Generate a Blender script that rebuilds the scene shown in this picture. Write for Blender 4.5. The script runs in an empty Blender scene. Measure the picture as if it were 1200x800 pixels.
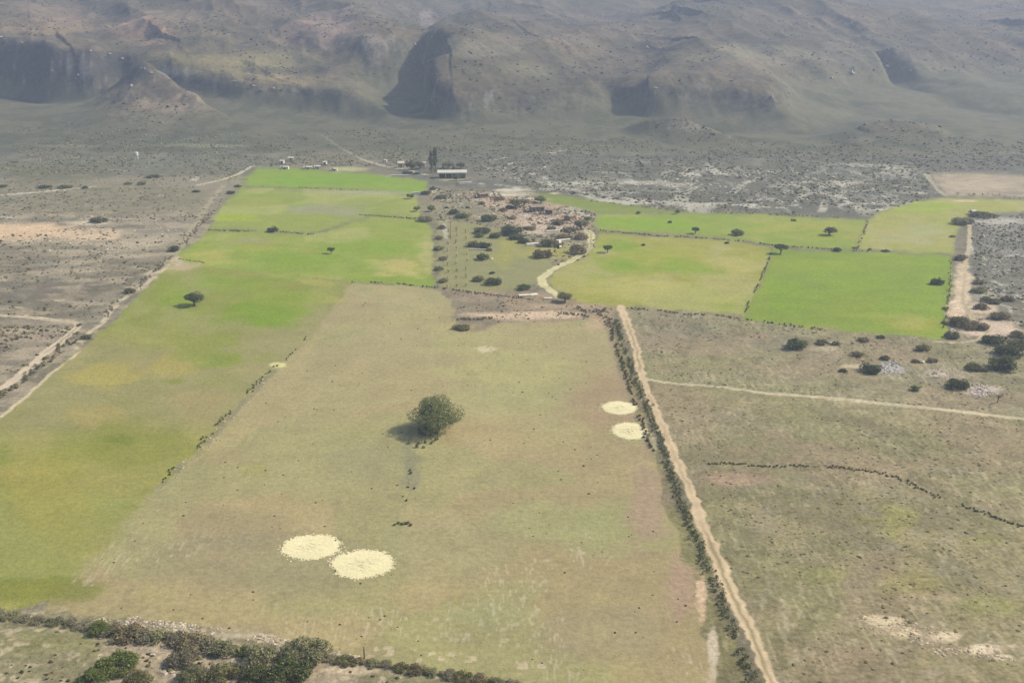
import bpy, math, random, time, sys
import numpy as np
from mathutils import Vector, geometry

rng = np.random.default_rng(7)
random.seed(7)
scene = bpy.context.scene
COL = scene.collection
# ------------------------------------------------------------------ camera model
CAM_H = 100.0
F = 1300.0                      # focal length in photo pixels (1200 wide)
PITCH = math.radians(17.9)
CP, SP = math.cos(PITCH), math.sin(PITCH)

def ray(u, v):
    a = (u-600)/F; b = (400-v)/F
    return a, CP+b*SP, -SP+b*CP

def uv_of(x, y, z=0.0):
    """where a world point shows in the photograph (used only to read masks off the photo)"""
    zz = z-CAM_H
    fw = y*CP-zz*SP
    up = y*SP+zz*CP
    fw = np.where(fw < 1, 1, fw)
    return 600+F*x/fw, 400-F*up/fw

# ------------------------------------------------------------------ noise
_P = rng.permutation(4096)
_V = rng.random(4096)
def vnoise(x, y, seed=0):
    xi = np.floor(x).astype(np.int64); yi = np.floor(y).astype(np.int64)
    fx = x-xi; fy = y-yi
    fx = fx*fx*(3-2*fx); fy = fy*fy*(3-2*fy)
    def h(i, j): return _V[(_P[(i+seed*131) & 4095]+j*1) & 4095 if False else _P[(_P[(i+seed*131) & 4095]+j) & 4095]]
    a = h(xi, yi); b = h(xi+1, yi); c = h(xi, yi+1); d = h(xi+1, yi+1)
    return (a*(1-fx)+b*fx)*(1-fy)+(c*(1-fx)+d*fx)*fy
def fbm(x, y, scale, octv=4, seed=0, gain=.5):
    s = 0; a = 1; t = 0; f = 1/scale
    for o in range(octv):
        s = s+a*vnoise(x*f+17.3*o, y*f-9.1*o, seed+o*7); t += a; a *= gain; f *= 2.03
    return s/t                      # 0..1
def ridged(x, y, scale, octv=4, seed=0):
    s = 0; a = 1; t = 0; f = 1/scale
    for o in range(octv):
        n = 1-abs(2*vnoise(x*f+7.7*o, y*f+3.1*o, seed+o*5)-1)
        s = s+a*n*n; t += a; a *= .5; f *= 2.07
    return s/t
def sstep(a, b, x):
    t = np.clip((x-a)/(b-a), 0, 1); return t*t*(3-2*t)

# ------------------------------------------------------------------ terrain
def fan(x, y):
    q = np.clip(y-600, 0, 290)
    return 0.0002*q*q
def solve_fan(u, v):
    a, dy, dz = ray(u, v)
    lo, hi = 50.0, 1290.0
    for _ in range(50):
        m = .5*(lo+hi); z = CAM_H+dz/dy*m
        if z > fan(0, m): lo = m
        else: hi = m
    return m
def ctl(p):
    u, v, Y = p
    a, dy, dz = ray(u, v)
    if Y == 'f': Y = solve_fan(u, v)
    t = Y/dy
    return (t*a, Y, CAM_H+t*dz)
f_ = 'f'
TIN = [
 # foot of the mountains (drawn line by line: u, v in the photo, and the distance)
 [(-700,150,f_),(-300,128,f_),(0,122,f_),(40,132,f_),(70,131,f_),(100,122,f_),(118,110,f_)],
 # left cliff: bottom and top
 [(-700,120,920),(-300,112,925),(0,113,915),(60,124,890),(105,116,885),(125,98,895),(150,96,905),(190,104,895),(230,112,880),(290,118,865),(340,128,850),(400,140,830),(450,148,790),(487,153,f_)],
 [(-700,30,944),(-300,40,942),(0,44,933),(60,52,908),(108,64,903),(122,84,905),(145,62,920),(200,74,908),(250,84,894),(300,92,878),(360,103,862),(420,118,844),(462,136,806),(485,150,772)],
 # slopes above the cliff
 [(-700,-5,1150),(-300,8,1130),(0,16,1090),(60,26,1060),(115,46,1010),(150,36,1030),(200,44,1010),(260,56,980),(330,72,955),(400,92,920),(448,112,880),(474,134,820)],
 [(-300,-10,1230),(0,2,1190),(80,8,1160),(150,14,1130),(200,26,1110),(260,30,1090),(320,46,1050),(360,58,1010),(410,75,970),(450,96,925),(478,120,860)],
 [(0,-8,1290),(130,-4,1260),(210,6,1210),(280,4,1230),(330,20,1180),(380,36,1120),(395,52,1060),(425,62,1020),(450,84,965),(480,112,885)],
 [(230,-14,1340),(300,-12,1350),(360,0,1280),(400,14,1230),(420,40,1120),(445,60,1050),(470,82,980),(488,106,905)],
 # gorge bed
 [(490,152,f_),(497,138,800),(500,122,850),(503,106,905),(500,88,975),(508,62,1080),(515,44,1160),(530,22,1290),(545,0,1400)],
 # conical hill in front of the left cliff
 [(125,112,870),(150,95,868),(165,84,862),(182,95,850),(205,107,835),(240,124,812),(285,143,778),(335,160,f_)],
 [(165,106,893),(200,110,880)],
 [(30,146,f_),(90,158,f_),(165,166,f_),(250,168,f_),(335,164,f_),(420,160,f_),(487,157,f_)],
 [(150,120,825),(165,116,818),(180,122,812)],
 [(240,135,835),(300,150,790),(330,154,770)],
 # hill right of the gorge, dark face to the camera
 [(497,138,800),(540,148,f_),(600,144,f_),(640,142,f_),(690,143,f_),(738,138,f_)],
 [(506,116,808),(530,114,812),(560,116,812),(590,122,808),(622,134,796)],
 [(512,100,845),(540,96,850),(580,98,845),(612,106,836),(650,114,822)],
 [(515,90,930),(560,84,925),(610,88,915),(650,100,880),(690,104,865),(715,120,832),(738,134,800)],
 [(520,80,985),(570,74,985),(630,80,960),(680,92,920)],
 [(520,46,1120),(560,42,1090),(620,46,1075),(690,58,1050),(725,76,1000)],
 [(550,30,1230),(620,34,1200),(700,44,1160),(740,60,1080)],
 [(560,0,1380),(640,4,1370),(700,14,1330),(760,24,1260)],
 # spur ending right of the middle, dark face beyond it
 [(742,137,f_),(790,146,790),(850,157,780),(900,166,f_),(940,172,f_)],
 [(748,112,820),(785,106,828),(830,106,832),(875,114,822),(915,132,802),(948,158,766)],
 [(745,92,930),(800,84,940),(870,86,930),(930,108,880),(985,140,820)],
 [(745,66,1040),(800,56,1050),(880,64,1030),(940,76,990),(1000,102,930),(1040,134,850)],
 [(770,46,1120),(850,40,1130),(920,48,1110),(990,66,1050),(1050,100,950),(1080,124,890)],
 [(790,18,1260),(850,10,1260),(930,18,1230),(1000,38,1170),(1050,62,1090),(1080,94,990),(1110,126,900)],
 [(830,0,1420),(930,4,1400),(1010,18,1330),(1090,40,1220),(1150,64,1110),(1250,90,1020),(1500,90,1020)],
 # low rocky ridge in front
 [(700,156,f_),(740,160,f_),(790,170,f_),(850,184,f_),(910,190,f_)],
 [(725,152,758),(760,144,748),(800,143,742),(835,153,724),(870,166,706),(905,178,690)],
 [(800,150,772),(870,168,735)],
 # low hills at the right
 [(950,172,f_),(1010,176,f_),(1075,174,f_),(1120,180,f_),(1200,184,f_),(1500,184,f_)],
 [(965,162,732),(1000,152,738),(1040,146,745),(1090,146,748),(1130,154,752),(1200,158,755),(1500,150,765)],
 [(1000,138,850),(1070,132,855),(1140,136,850),(1220,140,850),(1500,135,850)],
 [(1100,112,925),(1160,102,930),(1240,108,930),(1500,100,930)],
 [(1060,110,980),(1120,88,1020),(1200,80,1040),(1500,70,1040)],
]
def build_tin():
    pts = []; edges = []
    for line in TIN:
        i0 = len(pts)
        for k, p in enumerate(line):
            pts.append(ctl(p))
            if k: edges.append((i0+k-1, i0+k))
    for x in np.linspace(-1500, 1500, 16):
        pts.append((x, 520, 0)); pts.append((x, 1480, 100+6*math.sin(x*.01)))
        pts.append((x, 1800, 190)); pts.append((x, 2700, 300))
    for x in np.arange(-1500, 1501, 40):
        pts.append((x, 640, float(fan(0, 640)))); pts.append((x, 590, 0.0))
        if abs(x) > 640:
            pts.append((x, 700, float(fan(0, 700)))); pts.append((x, 900, 34.)); pts.append((x, 1100, 75.))
    for line in TIN:                 # the fan below every foot line
        for p in line:
            if p[2] == 'f' and p[1] < 175:
                x, y, z = ctl(p)
                for yy in (y-22, ):
                    if yy > 660: pts.append((x*yy/y, yy, float(fan(0, yy))))
    v2 = [Vector((p[0], p[1])) for p in pts]
    vo, eo, fo, ov, oe, of = geometry.delaunay_2d_cdt(v2, edges, [], 0, 1e-3)
    vz = []
    P = np.array(pts)
    for i, v in enumerate(vo):
        if ov[i]: vz.append(P[ov[i][0]][2])
        else:
            d = (P[:, 0]-v.x)**2+(P[:, 1]-v.y)**2
            k = np.argsort(d)[:2]; w = 1/(d[k]+1e-3); vz.append(float((P[k, 2]*w).sum()/w.sum()))
    return np.array([[v.x, v.y, z] for v, z in zip(vo, vz)]), np.array([f for f in fo if len(f) == 3])
def raster_tin():
    V, T = build_tin()
    x0, y0, st = -1500., 500., 3.
    nx, ny = 1001, 735
    g = np.zeros((ny, nx))
    for t in T:
        a, b, c = V[t]
        xa, xb = min(a[0], b[0], c[0]), max(a[0], b[0], c[0])
        ya, yb = min(a[1], b[1], c[1]), max(a[1], b[1], c[1])
        i0 = max(0, int((xa-x0)//st)); i1 = min(nx-1, int((xb-x0)//st)+1)
        j0 = max(0, int((ya-y0)//st)); j1 = min(ny-1, int((yb-y0)//st)+1)
        if i1 < i0 or j1 < j0: continue
        X, Y = np.meshgrid(x0+st*np.arange(i0, i1+1), y0+st*np.arange(j0, j1+1))
        d = (b[1]-c[1])*(a[0]-c[0])+(c[0]-b[0])*(a[1]-c[1])
        if abs(d) < 1e-6: continue
        l1 = ((b[1]-c[1])*(X-c[0])+(c[0]-b[0])*(Y-c[1]))/d
        l2 = ((c[1]-a[1])*(X-c[0])+(a[0]-c[0])*(Y-c[1]))/d
        l3 = 1-l1-l2
        m = (l1 > -1e-4) & (l2 > -1e-4) & (l3 > -1e-4)
        z = l1*a[2]+l2*b[2]+l3*c[2]
        sub = g[j0:j1+1, i0:i1+1]; sub[m] = z[m]
    for k in range(4):
        gp = np.pad(g, 1, mode='edge')
        g = (gp[:-2, 1:-1]+gp[2:, 1:-1]+gp[1:-1, :-2]+gp[1:-1, 2:]+4*gp[1:-1, 1:-1])/8
    return g, x0, y0, st
TG, TX0, TY0, TST = raster_tin()
def tin_h(x, y):
    fx = np.clip((x-TX0)/TST, 0, TG.shape[1]-1.001); fy = np.clip((y-TY0)/TST, 0, TG.shape[0]-1.001)
    i = fx.astype(int); j = fy.astype(int); fx = fx-i; fy = fy-j
    return (TG[j, i]*(1-fx)+TG[j, i+1]*fx)*(1-fy)+(TG[j+1, i]*(1-fx)+TG[j+1, i+1]*fx)*fy
def mount_amount(x, y, h):
    return sstep(1.0, 9.0, h-fan(x, y))*sstep(660, 720, y)
SPURS = [
 (17,34,60,[(200,10,1160),(300,22,1090),(370,50,1030),(420,80,960),(458,112,890)]),
 (20,34,46,[(350,2,1260),(400,20,1150),(430,45,1060),(455,75,980),(478,112,880)]),
 (9,16,60,[(110,8,1190),(150,22,1120),(182,46,1020)]),
 (8,34,80,[(512,112,830),(532,98,860),(560,76,930),(600,58,1010),(640,40,1100)]),
 (12,60,70,[(640,80,980),(600,62,1030),(560,36,1130)]),
 (14,40,60,[(520,90,930),(515,66,1040),(540,40,1140),(560,16,1260)]),
 (6,13,13,[(158,90,868),(170,88,856)]),
 (5,14,12,[(172,92,856),(205,107,835),(240,124,812),(285,143,778)]),
 (8,34,60,[(730,130,820),(700,108,850),(662,92,905),(640,78,960)]),
 (10,26,90,[(772,100,850),(788,90,890),(800,74,950),(806,56,1040),(796,36,1130)]),
 (9,20,60,[(958,148,780),(905,112,830),(860,94,870),(822,78,940)]),
 (13,26,80,[(1030,122,860),(1000,105,900),(940,75,990),(880,56,1060),(830,40,1130)]),
 (16,28,90,[(1095,126,870),(1080,108,920),(1040,62,1070),(980,30,1190),(900,10,1270)]),
 (12,28,80,[(690,56,1060),(740,30,1170),(780,8,1280)]),
 (10,44,80,[(1190,120,900),(1160,108,930),(1110,70,1050),(1070,36,1190)]),
 (12,26,80,[(1330,130,880),(1270,90,1000),(1210,50,1120)]),
 (5,40,70,[(280,80,935),(240,60,975),(220,34,1090)]),
 (7,30,60,[(60,40,980),(30,26,1060),(10,6,1180)]),
 (12,26,80,[(-120,80,920),(-180,40,1060),(-260,0,1250)]),
]
SPW = [(A, wl, wr, [ctl(p) for p in ps]) for A, wl, wr, ps in SPURS]
def spurs(x, y):
    out = np.zeros(x.shape)
    for A, wl, wr, P in SPW:
        x1 = min(p[0] for p in P)-260; x2 = max(p[0] for p in P)+260; y1 = min(p[1] for p in P)-200; y2 = max(p[1] for p in P)+260
        sel = (x > x1) & (x < x2) & (y > y1) & (y < y2)
        if not sel.any(): continue
        xs, ys = x[sel], y[sel]
        best = np.full(xs.shape, 1e9); sg = np.zeros(xs.shape)
        Q = [(p[0], p[1]) for p in P]
        if Q[0][1] > Q[-1][1]: Q = Q[::-1]
        for (a1, b1), (a2, b2) in zip(Q[:-1], Q[1:]):
            dx, dy = a2-a1, b2-b1; L = dx*dx+dy*dy
            t = np.clip(((xs-a1)*dx+(ys-b1)*dy)/L, 0, 1)
            ex = xs-(a1+t*dx); ey = ys-(b1+t*dy); d = np.hypot(ex, ey)
            w = d < best; best = np.where(w, d, best); sg = np.where(w, np.where(dx*(ys-b1)-dy*(xs-a1) > 0, -1, 1), sg)
        ww = np.where(sg < 0, wl, wr)
        v = A*np.exp(-(best/ww)**1.5)
        out[sel] += v
    return out
def height(x, y):
    x = np.asarray(x, float); y = np.asarray(y, float)
    base = (fbm(x, y, 70, 2, 3)-.5)*.9+(fbm(x, y, 9, 2, 5)-.5)*.16
    qx = 12*(fbm(x, y, 34, 4, 15)-.5); qy = 11*(fbm(x, y, 30, 4, 16)-.5)*sstep(700, 780, y)
    h = np.where(y > 505, tin_h(x+qx*sstep(700, 780, y), y+qy), 0.0)
    m = mount_amount(x, y, h)
    wx = x+18*(fbm(x, y, 60, 2, 11)-.5); wy = y+18*(fbm(x, y, 60, 2, 12)-.5)
    big = sstep(820, 1000, y)
    rel = (ridged(wx+.35*wy, wy*.42, 190, 3, 21)-.5)*(3+13*big)+(ridged(wx+.2*wy, wy*.6, 42, 3, 25)-.5)*(2.6+2.2*big)+(fbm(x, y, 9, 2, 27)-.5)*1.2
    h = base+h+m*rel
    if x.size > 50: h = h+m*spurs(wx+10*(fbm(x, y, 24, 2, 29)-.5), wy)
    elif float(m.max()) > 0: h = h+m*spurs(wx+10*(fbm(x, y, 24, 2, 29)-.5), wy)
    return h
def hz(x, y):
    return float(height(np.array([x]), np.array([y]))[0])
def G(u, v):
    """the point of the plain that the photograph shows at u, v"""
    a, dy, dz = ray(u, v)
    Y = solve_fan(u, v) if v < 215 else -CAM_H/dz*dy
    x = Y/dy*a
    return x, Y
def G3(u, v):
    x, y = G(u, v); return x, y, hz(x, y)
def mpp(u, v):
    x, y = G(u, v); return math.sqrt(x*x+y*y+CAM_H**2)/F*1.0

# ------------------------------------------------------------------ colours
def lin(c): 
    c = np.asarray(c, float)/255
    return np.where(c <= .04045, c/12.92, ((c+.055)/1.055)**2.4)
K = 0.50
def cf(c):
    r, g, b = c
    if b <= 106 and g > r+3: return (r+1, g-5, b-20)
    if b <= 106 and g >= r-8: return (r+1, g, b-6)
    return c
def C(r, g, b): return lin((r, g, b))*K

# ------------------------------------------------------------------ lattice
def rows_y():
    vs = np.arange(905, 166, -1.0)
    ys = []
    for v in vs:
        a, dy, dz = ray(600, v); ys.append(-CAM_H/dz*dy)
    ys = np.array(ys)
    ys = ys[ys < 640]
    ext = [ys[-1]]
    while ext[-1] < 1350: ext.append(ext[-1]+2.3)
    while ext[-1] < 1800: ext.append(ext[-1]+5)
    while ext[-1] < 2650: ext.append(ext[-1]*1.02)
    near = np.arange(-400, ys[0]-4, 12.)
    return np.concatenate([near, ys, ext[1:]])
YS = rows_y()
us = np.concatenate([-np.geomspace(3800, 320, 40), np.arange(-310, 1511, 1.3), 1200+np.geomspace(320, 3800, 40)])
SX = (us-600)/F
gY = np.maximum(YS, 112)/1.0
LX = SX[None, :]*(gY[:, None]*1.0+CAM_H*SP*.3)
LY = np.repeat(YS[:, None], len(SX), 1)
LZ = height(LX, LY)
NR, NC = LX.shape
# photo coordinates of every lattice point, edges of the masks made ragged in metres
jx = (fbm(LX, LY, 6, 3, 41)-.5)*3.2; jy = (fbm(LX, LY, 6, 3, 47)-.5)*4.5
U, V = uv_of(LX+jx, LY+jy, np.where(LY > 600, fan(LX, LY), 0))
U0, V0 = uv_of(LX, LY, np.where(LY > 600, fan(LX, LY), 0))
V = np.where(LY < 100, 1200., V); V0 = np.where(LY < 100, 1200., V0)
PLAIN = LY < 900
def inpoly(poly, u=None, v=None):
    u = U if u is None else u; v = V if v is None else v
    m = np.zeros(u.shape, bool)
    n = len(poly)
    for i in range(n):
        x1, y1 = poly[i]; x2, y2 = poly[(i+1) % n]
        if y1 == y2: continue
        c = ((y1 > v) != (y2 > v)) & (u < (x2-x1)*(v-y1)/(y2-y1)+x1)
        m ^= c
    return m
def polydist(pts, x, y):
    """distance and signed side to a world polyline"""
    best = np.full(x.shape, 1e9); sg = np.zeros(x.shape)
    for (x1, y1), (x2, y2) in zip(pts[:-1], pts[1:]):
        dx, dy = x2-x1, y2-y1; L = dx*dx+dy*dy
        t = np.clip(((x-x1)*dx+(y-y1)*dy)/L, 0, 1)
        ex = x-(x1+t*dx); ey = y-(y1+t*dy)
        d = np.sqrt(ex*ex+ey*ey)
        s = np.sign(dx*(y-y1)-dy*(x-x1))
        w = d < best
        best = np.where(w, d, best); sg = np.where(w, s*d, sg)
    return best, sg

# ------------------------------------------------------------------ fields and roads (outlines read off the photo)
FIELDS = [
 ('pasture', [(-320,760),(0,490),(34,462),(62,436),(92,410),(130,378),(165,342),(190,316),(250,313),(330,322),(412,332),(368,392),(322,434),(292,466),(240,522),(182,572),(120,640),(64,704),(0,716),(-320,730)],
  (154,157,90), 'long green pasture in the lower left with yellowish patches and a lone round tree'),
 ('pasture', [(190,316),(205,300),(228,285),(243,271),(300,272),(370,274),(440,252),(495,258),(507,268),(508,335),(460,332),(410,330),(330,322),(250,313)],
  (152,168,88), 'green pasture strip with a flat-topped tree behind the long lower left pasture'),
 ('pasture', [(244,269),(262,240),(283,220),(340,221),(420,224),(488,228),(493,256),(440,251),(370,272),(300,270)],
  (150,166,92), 'pale green pasture between thin dark hedges in the upper left'),
 ('pasture', [(285,218),(300,197),(340,197),(400,202),(440,205),(500,212),(500,222),(488,227),(420,222),(340,219)],
  (140,168,76), 'bright green strip of pasture below the white sheds'),
 ('dry_field', [(412,332),(470,334),(516,340),(528,352),(537,388),(560,388),(590,376),(640,378),(700,374),(712,386),(722,430),(736,470),(756,520),(778,580),(796,640),(812,690),(828,740),(846,800),(850,835),(620,802),(520,790),(440,776),(380,766),(300,750),(240,738),(150,722),(60,714),(64,702),(120,640),(182,572),(240,522),(292,466),(322,434),(368,392)],
  (182,165,117), 'large dry khaki field in the middle with a lone grey green tree'),
 ('orchard_ground', [(512,258),(560,262),(610,282),(640,300),(650,312),(630,330),(600,340),(560,340),(514,336)],
  (150,148,104), 'khaki grass plot between the hamlet and the dry middle field'),
 ('pasture', [(703,273),(780,277),(850,281),(905,290),(893,325),(872,368),(800,364),(740,358),(690,356),(668,348),(650,338),(640,330),(652,318),(672,308),(692,298),(698,285)],
  (164,168,94), 'yellow green pasture right of the pale curving track'),
 ('pasture', [(907,291),(960,294),(1040,296),(1116,300),(1114,340),(1108,397),(1040,392),(960,384),(874,374),(874,368),(895,325)],
  (136,164,68), 'deep green rectangular pasture at the right with one dark bush'),
 ('pasture', [(700,252),(780,250),(880,250),(960,255),(1014,257),(1004,292),(950,290),(905,287),(850,279),(780,274),(703,270),(698,262)],
  (144,166,82), 'green pasture dotted with small trees behind the yellow green one'),
 ('pasture', [(1016,256),(1040,245),(1075,238),(1108,232),(1150,234),(1215,234),(1215,246),(1160,250),(1132,254),(1118,275),(1118,298),(1060,295),(1006,292)],
  (166,172,104), 'light green curved pasture at the far right'),
 ('pasture', [(626,226),(660,228),(700,236),(760,243),(800,248),(700,250),(668,242),(634,236)],
  (134,152,82), 'dull green wedge of pasture behind the hamlet'),
]
ROADS = [
 ('dirt_road', [(727,358),(736,380),(746,410),(751,436),(758,456),(768,479),(776,499),(786,521),(796,546),(811,580),(822,611),(836,642),(851,680),(867,718),(886,757),(905,800),(930,860),(980,980)], 1.25, (214,190,150), 'long pale dirt road with two wheel ruts running down the right side'),
 ('dirt_track', [(757,444),(775,447),(797,449),(850,453),(900,460),(960,464),(1000,468),(1100,478),(1200,490),(1420,516)], .85, (208,194,154), 'narrow straight dirt track branching right from the long dirt road'),
 ('dirt_track', [(688,270),(693,274),(692,290),(684,297),(667,306),(648,315),(634,326),(637,334),(646,340),(655,347)], 1.45, (212,202,150), 'cream dirt track curving out of the hamlet around the yellow green pasture'),
 ('dirt_track', [(-200,362),(0,369),(30,371),(70,375),(88,378),(93,382),(86,388),(60,408),(40,426),(20,442),(0,457),(-200,620)], 1.15, (212,194,162), 'sharply bent dirt track with two ruts at the left edge'),
 ('dirt_track', [(297,194),(291,197),(280,204),(260,211),(232,217)], 1.0, (205,195,160), 'short pale track at the upper left corner of the pastures'),
 ('dirt_track', [(378,157),(390,167),(405,177),(425,187),(446,193),(470,198),(500,205)], 1.2, (182,175,150), 'pale track climbing toward the mountain foot behind the sheds'),
 ('dirt_track', [(-160,243),(0,229),(40,226),(70,223),(110,219)], 1.1, (198,188,158), 'pale straight track across the scrub at the far left'),
 ('dirt_track', [(1085,204),(1091,213),(1099,223),(1108,230)], 1.2, (178,170,138), 'short pale track beside the bare tan slope'),
 ('dirt_track', [(1136,262),(1136,285),(1132,305),(1130,330),(1128,352),(1140,372),(1158,388),(1148,398),(1125,402),(1096,400)], .7, (196,178,142), 'pale farm track winding between the deep green pasture and the grey scrub'),
]
REG = np.zeros((NR, NC), np.int16)       # 0 = ground
col = np.zeros((NR, NC, 3))
# ground base tones by zone
GB = np.array(C(130,122,98))
col[:] = GB
def paint(mask, c, w=1.0):
    global col
    m = mask*w if mask.dtype != bool else mask.astype(float)*w
    col = col*(1-m[..., None])+np.array(c)*m[..., None]
def zone(poly, rgb, w=1.0): paint(inpoly(poly), C(*rgb), w)
# scrub right of the road, two parcels
zone([(-320,330),(92,330),(200,300),(300,195),(-320,195)], (150,140,114))
zone([(-320,215),(300,205),(420,160),(-320,160)], (120,117,96))
zone([(-320,222),(150,214),(250,222),(230,250),(-320,262)], (142,134,104))
zone([(-320,380),(92,372),(100,395),(0,480),(-320,700)], (150,138,116))
zone([(92,376),(140,345),(200,300),(150,360),(60,440),(0,492),(-320,760),(-320,700),(0,462),(70,405)], (140,132,108))
zone([(722,358),(880,370),(1110,398),(1250,410),(1500,430),(1500,530),(1200,487),(1000,466),(757,444),(738,400)], (156,148,110))
zone([(757,446),(1000,469),(1200,491),(1500,530),(1700,1000),(980,980),(905,800),(836,642),(786,521)], (158,147,106))
zone([(480,180),(1500,180),(1500,240),(1080,232),(1010,256),(800,248),(630,224),(560,222),(480,212)], (108,106,90))
zone([(1136,250),(1500,240),(1500,430),(1200,400),(1140,360),(1130,300)], (124,121,104))
zone([(1090,204),(1150,203),(1210,208),(1280,215),(1280,230),(1210,232),(1110,230)], (178,162,132))
zone([(480,222),(560,222),(630,226),(698,250),(700,300),(640,330),(610,282),(560,262),(512,256),(495,258)], (152,142,108))
zone([(560,226),(640,232),(690,256),(690,272),(640,270),(560,240)], (188,164,134))
zone([(514,338),(640,342),(722,358),(715,390),(640,378),(590,376),(537,390)], (166,146,114))
zone([(520,342),(590,345),(600,372),(537,380)], (142,130,104))
zone([(-320,715),(60,716),(150,726),(300,754),(440,780),(620,806),(620,1200),(-320,1200)], (148,140,104))
zone([(110,735),(300,757),(420,775),(420,1000),(160,1000)], (168,152,124))
zone([(722,380),(742,440),(760,500),(790,580),(815,640),(850,720),(895,840),(850,840),(826,740),(796,640),(756,520),(722,430),(712,380)], (138,130,88))
for i, (nm, poly, rgb, lab) in enumerate(FIELDS):
    m = inpoly(poly) & (LY < 760) & (LY > 100)
    REG[m] = i+1
    paint(m, C(*cf(rgb)))
# soften the seams between zones
def blur(a, n=2):
    for _ in range(n):
        p = np.pad(a, ((1, 1), (1, 1), (0, 0)), mode='edge')
        a = (p[:-2, 1:-1]+p[2:, 1:-1]+p[1:-1, :-2]+p[1:-1, 2:]+p[1:-1, 1:-1]*2)/6
    return a
col = blur(col, 7)
_r = np.where((V0[:, NC//2] > 545) & (V0[:, NC//2] < 760))[0]; _c = np.where(U0[_r[len(_r)//2]] < 330)[0]
_S = (slice(_r[0], _r[-1]), slice(_c[0], _c[-1]))
_b = blur(col[_S], 90); _w = (sstep(545, 640, V0[_S])*sstep(330, 240, U0[_S])*sstep(716, 700, V0[_S]))[..., None]
col[_S] = col[_S]*(1-_w)+_b*_w

MID = NC//2
def blob(u, v, ru, rv, rgb, w=.7, rag=.5, seed=0):
    rr = np.where((abs(V0[:, MID]-v) < rv*1.7+3) & (YS > 100) & (YS < 900))[0]
    if not len(rr): return
    r0, r1 = rr[0], rr[-1]+1
    um = U0[(r0+r1)//2]; cc = np.where(abs(um-u) < ru*1.7+30)[0]
    if not len(cc): return
    S = (slice(r0, r1), slice(cc[0], cc[-1]+1))
    n = (fbm(LX[S], LY[S], max(4., ru*.22), 5, 60+seed, .62)-.5)*2*(rag*1.7 if rv > 4 else .35)
    d = np.sqrt(((U0[S]-u)/ru)**2+((V0[S]-v)/rv)**2)+n
    m = ((1-sstep(.4, 1.05, d))*min(1, w*1.2))[..., None]
    col[S] = col[S]*(1-m)+np.array(C(*cf(rgb)))*m
def multi(mask, rgb, w): paint(mask, C(*cf(rgb)), w)
inF = lambda *ids: np.isin(REG, ids)
isG = REG == 0
# broad mottling
n1 = fbm(LX, LY, 38, 3, 70); n2 = fbm(LX, LY*.6, 16, 3, 74); n3 = fbm(LX*.6, LY, 90, 2, 78)
multi(sstep(.5, .62, n1)*inF(1), (166,158,92), .65)
multi(sstep(.52, .64, n2)*inF(1), (136,150,72), .6)
multi(sstep(.5, .66, n3)*inF(1), (164,152,108), .6)
multi(sstep(.48, .62, n2)*inF(2, 3), (172,174,104), .75)
multi(sstep(.5, .64, n1)*inF(2, 3, 4), (134,166,66), .65)
multi(sstep(.48, .62, n1)*inF(5), (180,168,112), .6)
multi(sstep(.48, .62, n2)*inF(5), (168,152,110), .65)
multi(sstep(.52, .64, fbm(LX, LY, 24, 4, 79))*inF(5), (164,163,108), .55)
multi(sstep(.52, .7, n3)*inF(5), (168,160,112), .45)
multi(sstep(.5, .64, n1)*inF(7), (142,166,70), .7)
multi(sstep(.5, .64, n2)*inF(7, 10), (180,172,110), .6)
multi(sstep(.5, .66, n2)*inF(8), (154,172,78), .5)
multi(sstep(.5, .66, n1)*inF(8), (130,154,74), .5)
multi(sstep(.45, .6, n2)*inF(9), (166,170,102), .65)
multi(sstep(.5, .7, n1)*inF(6), (160,152,104), .5)
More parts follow.
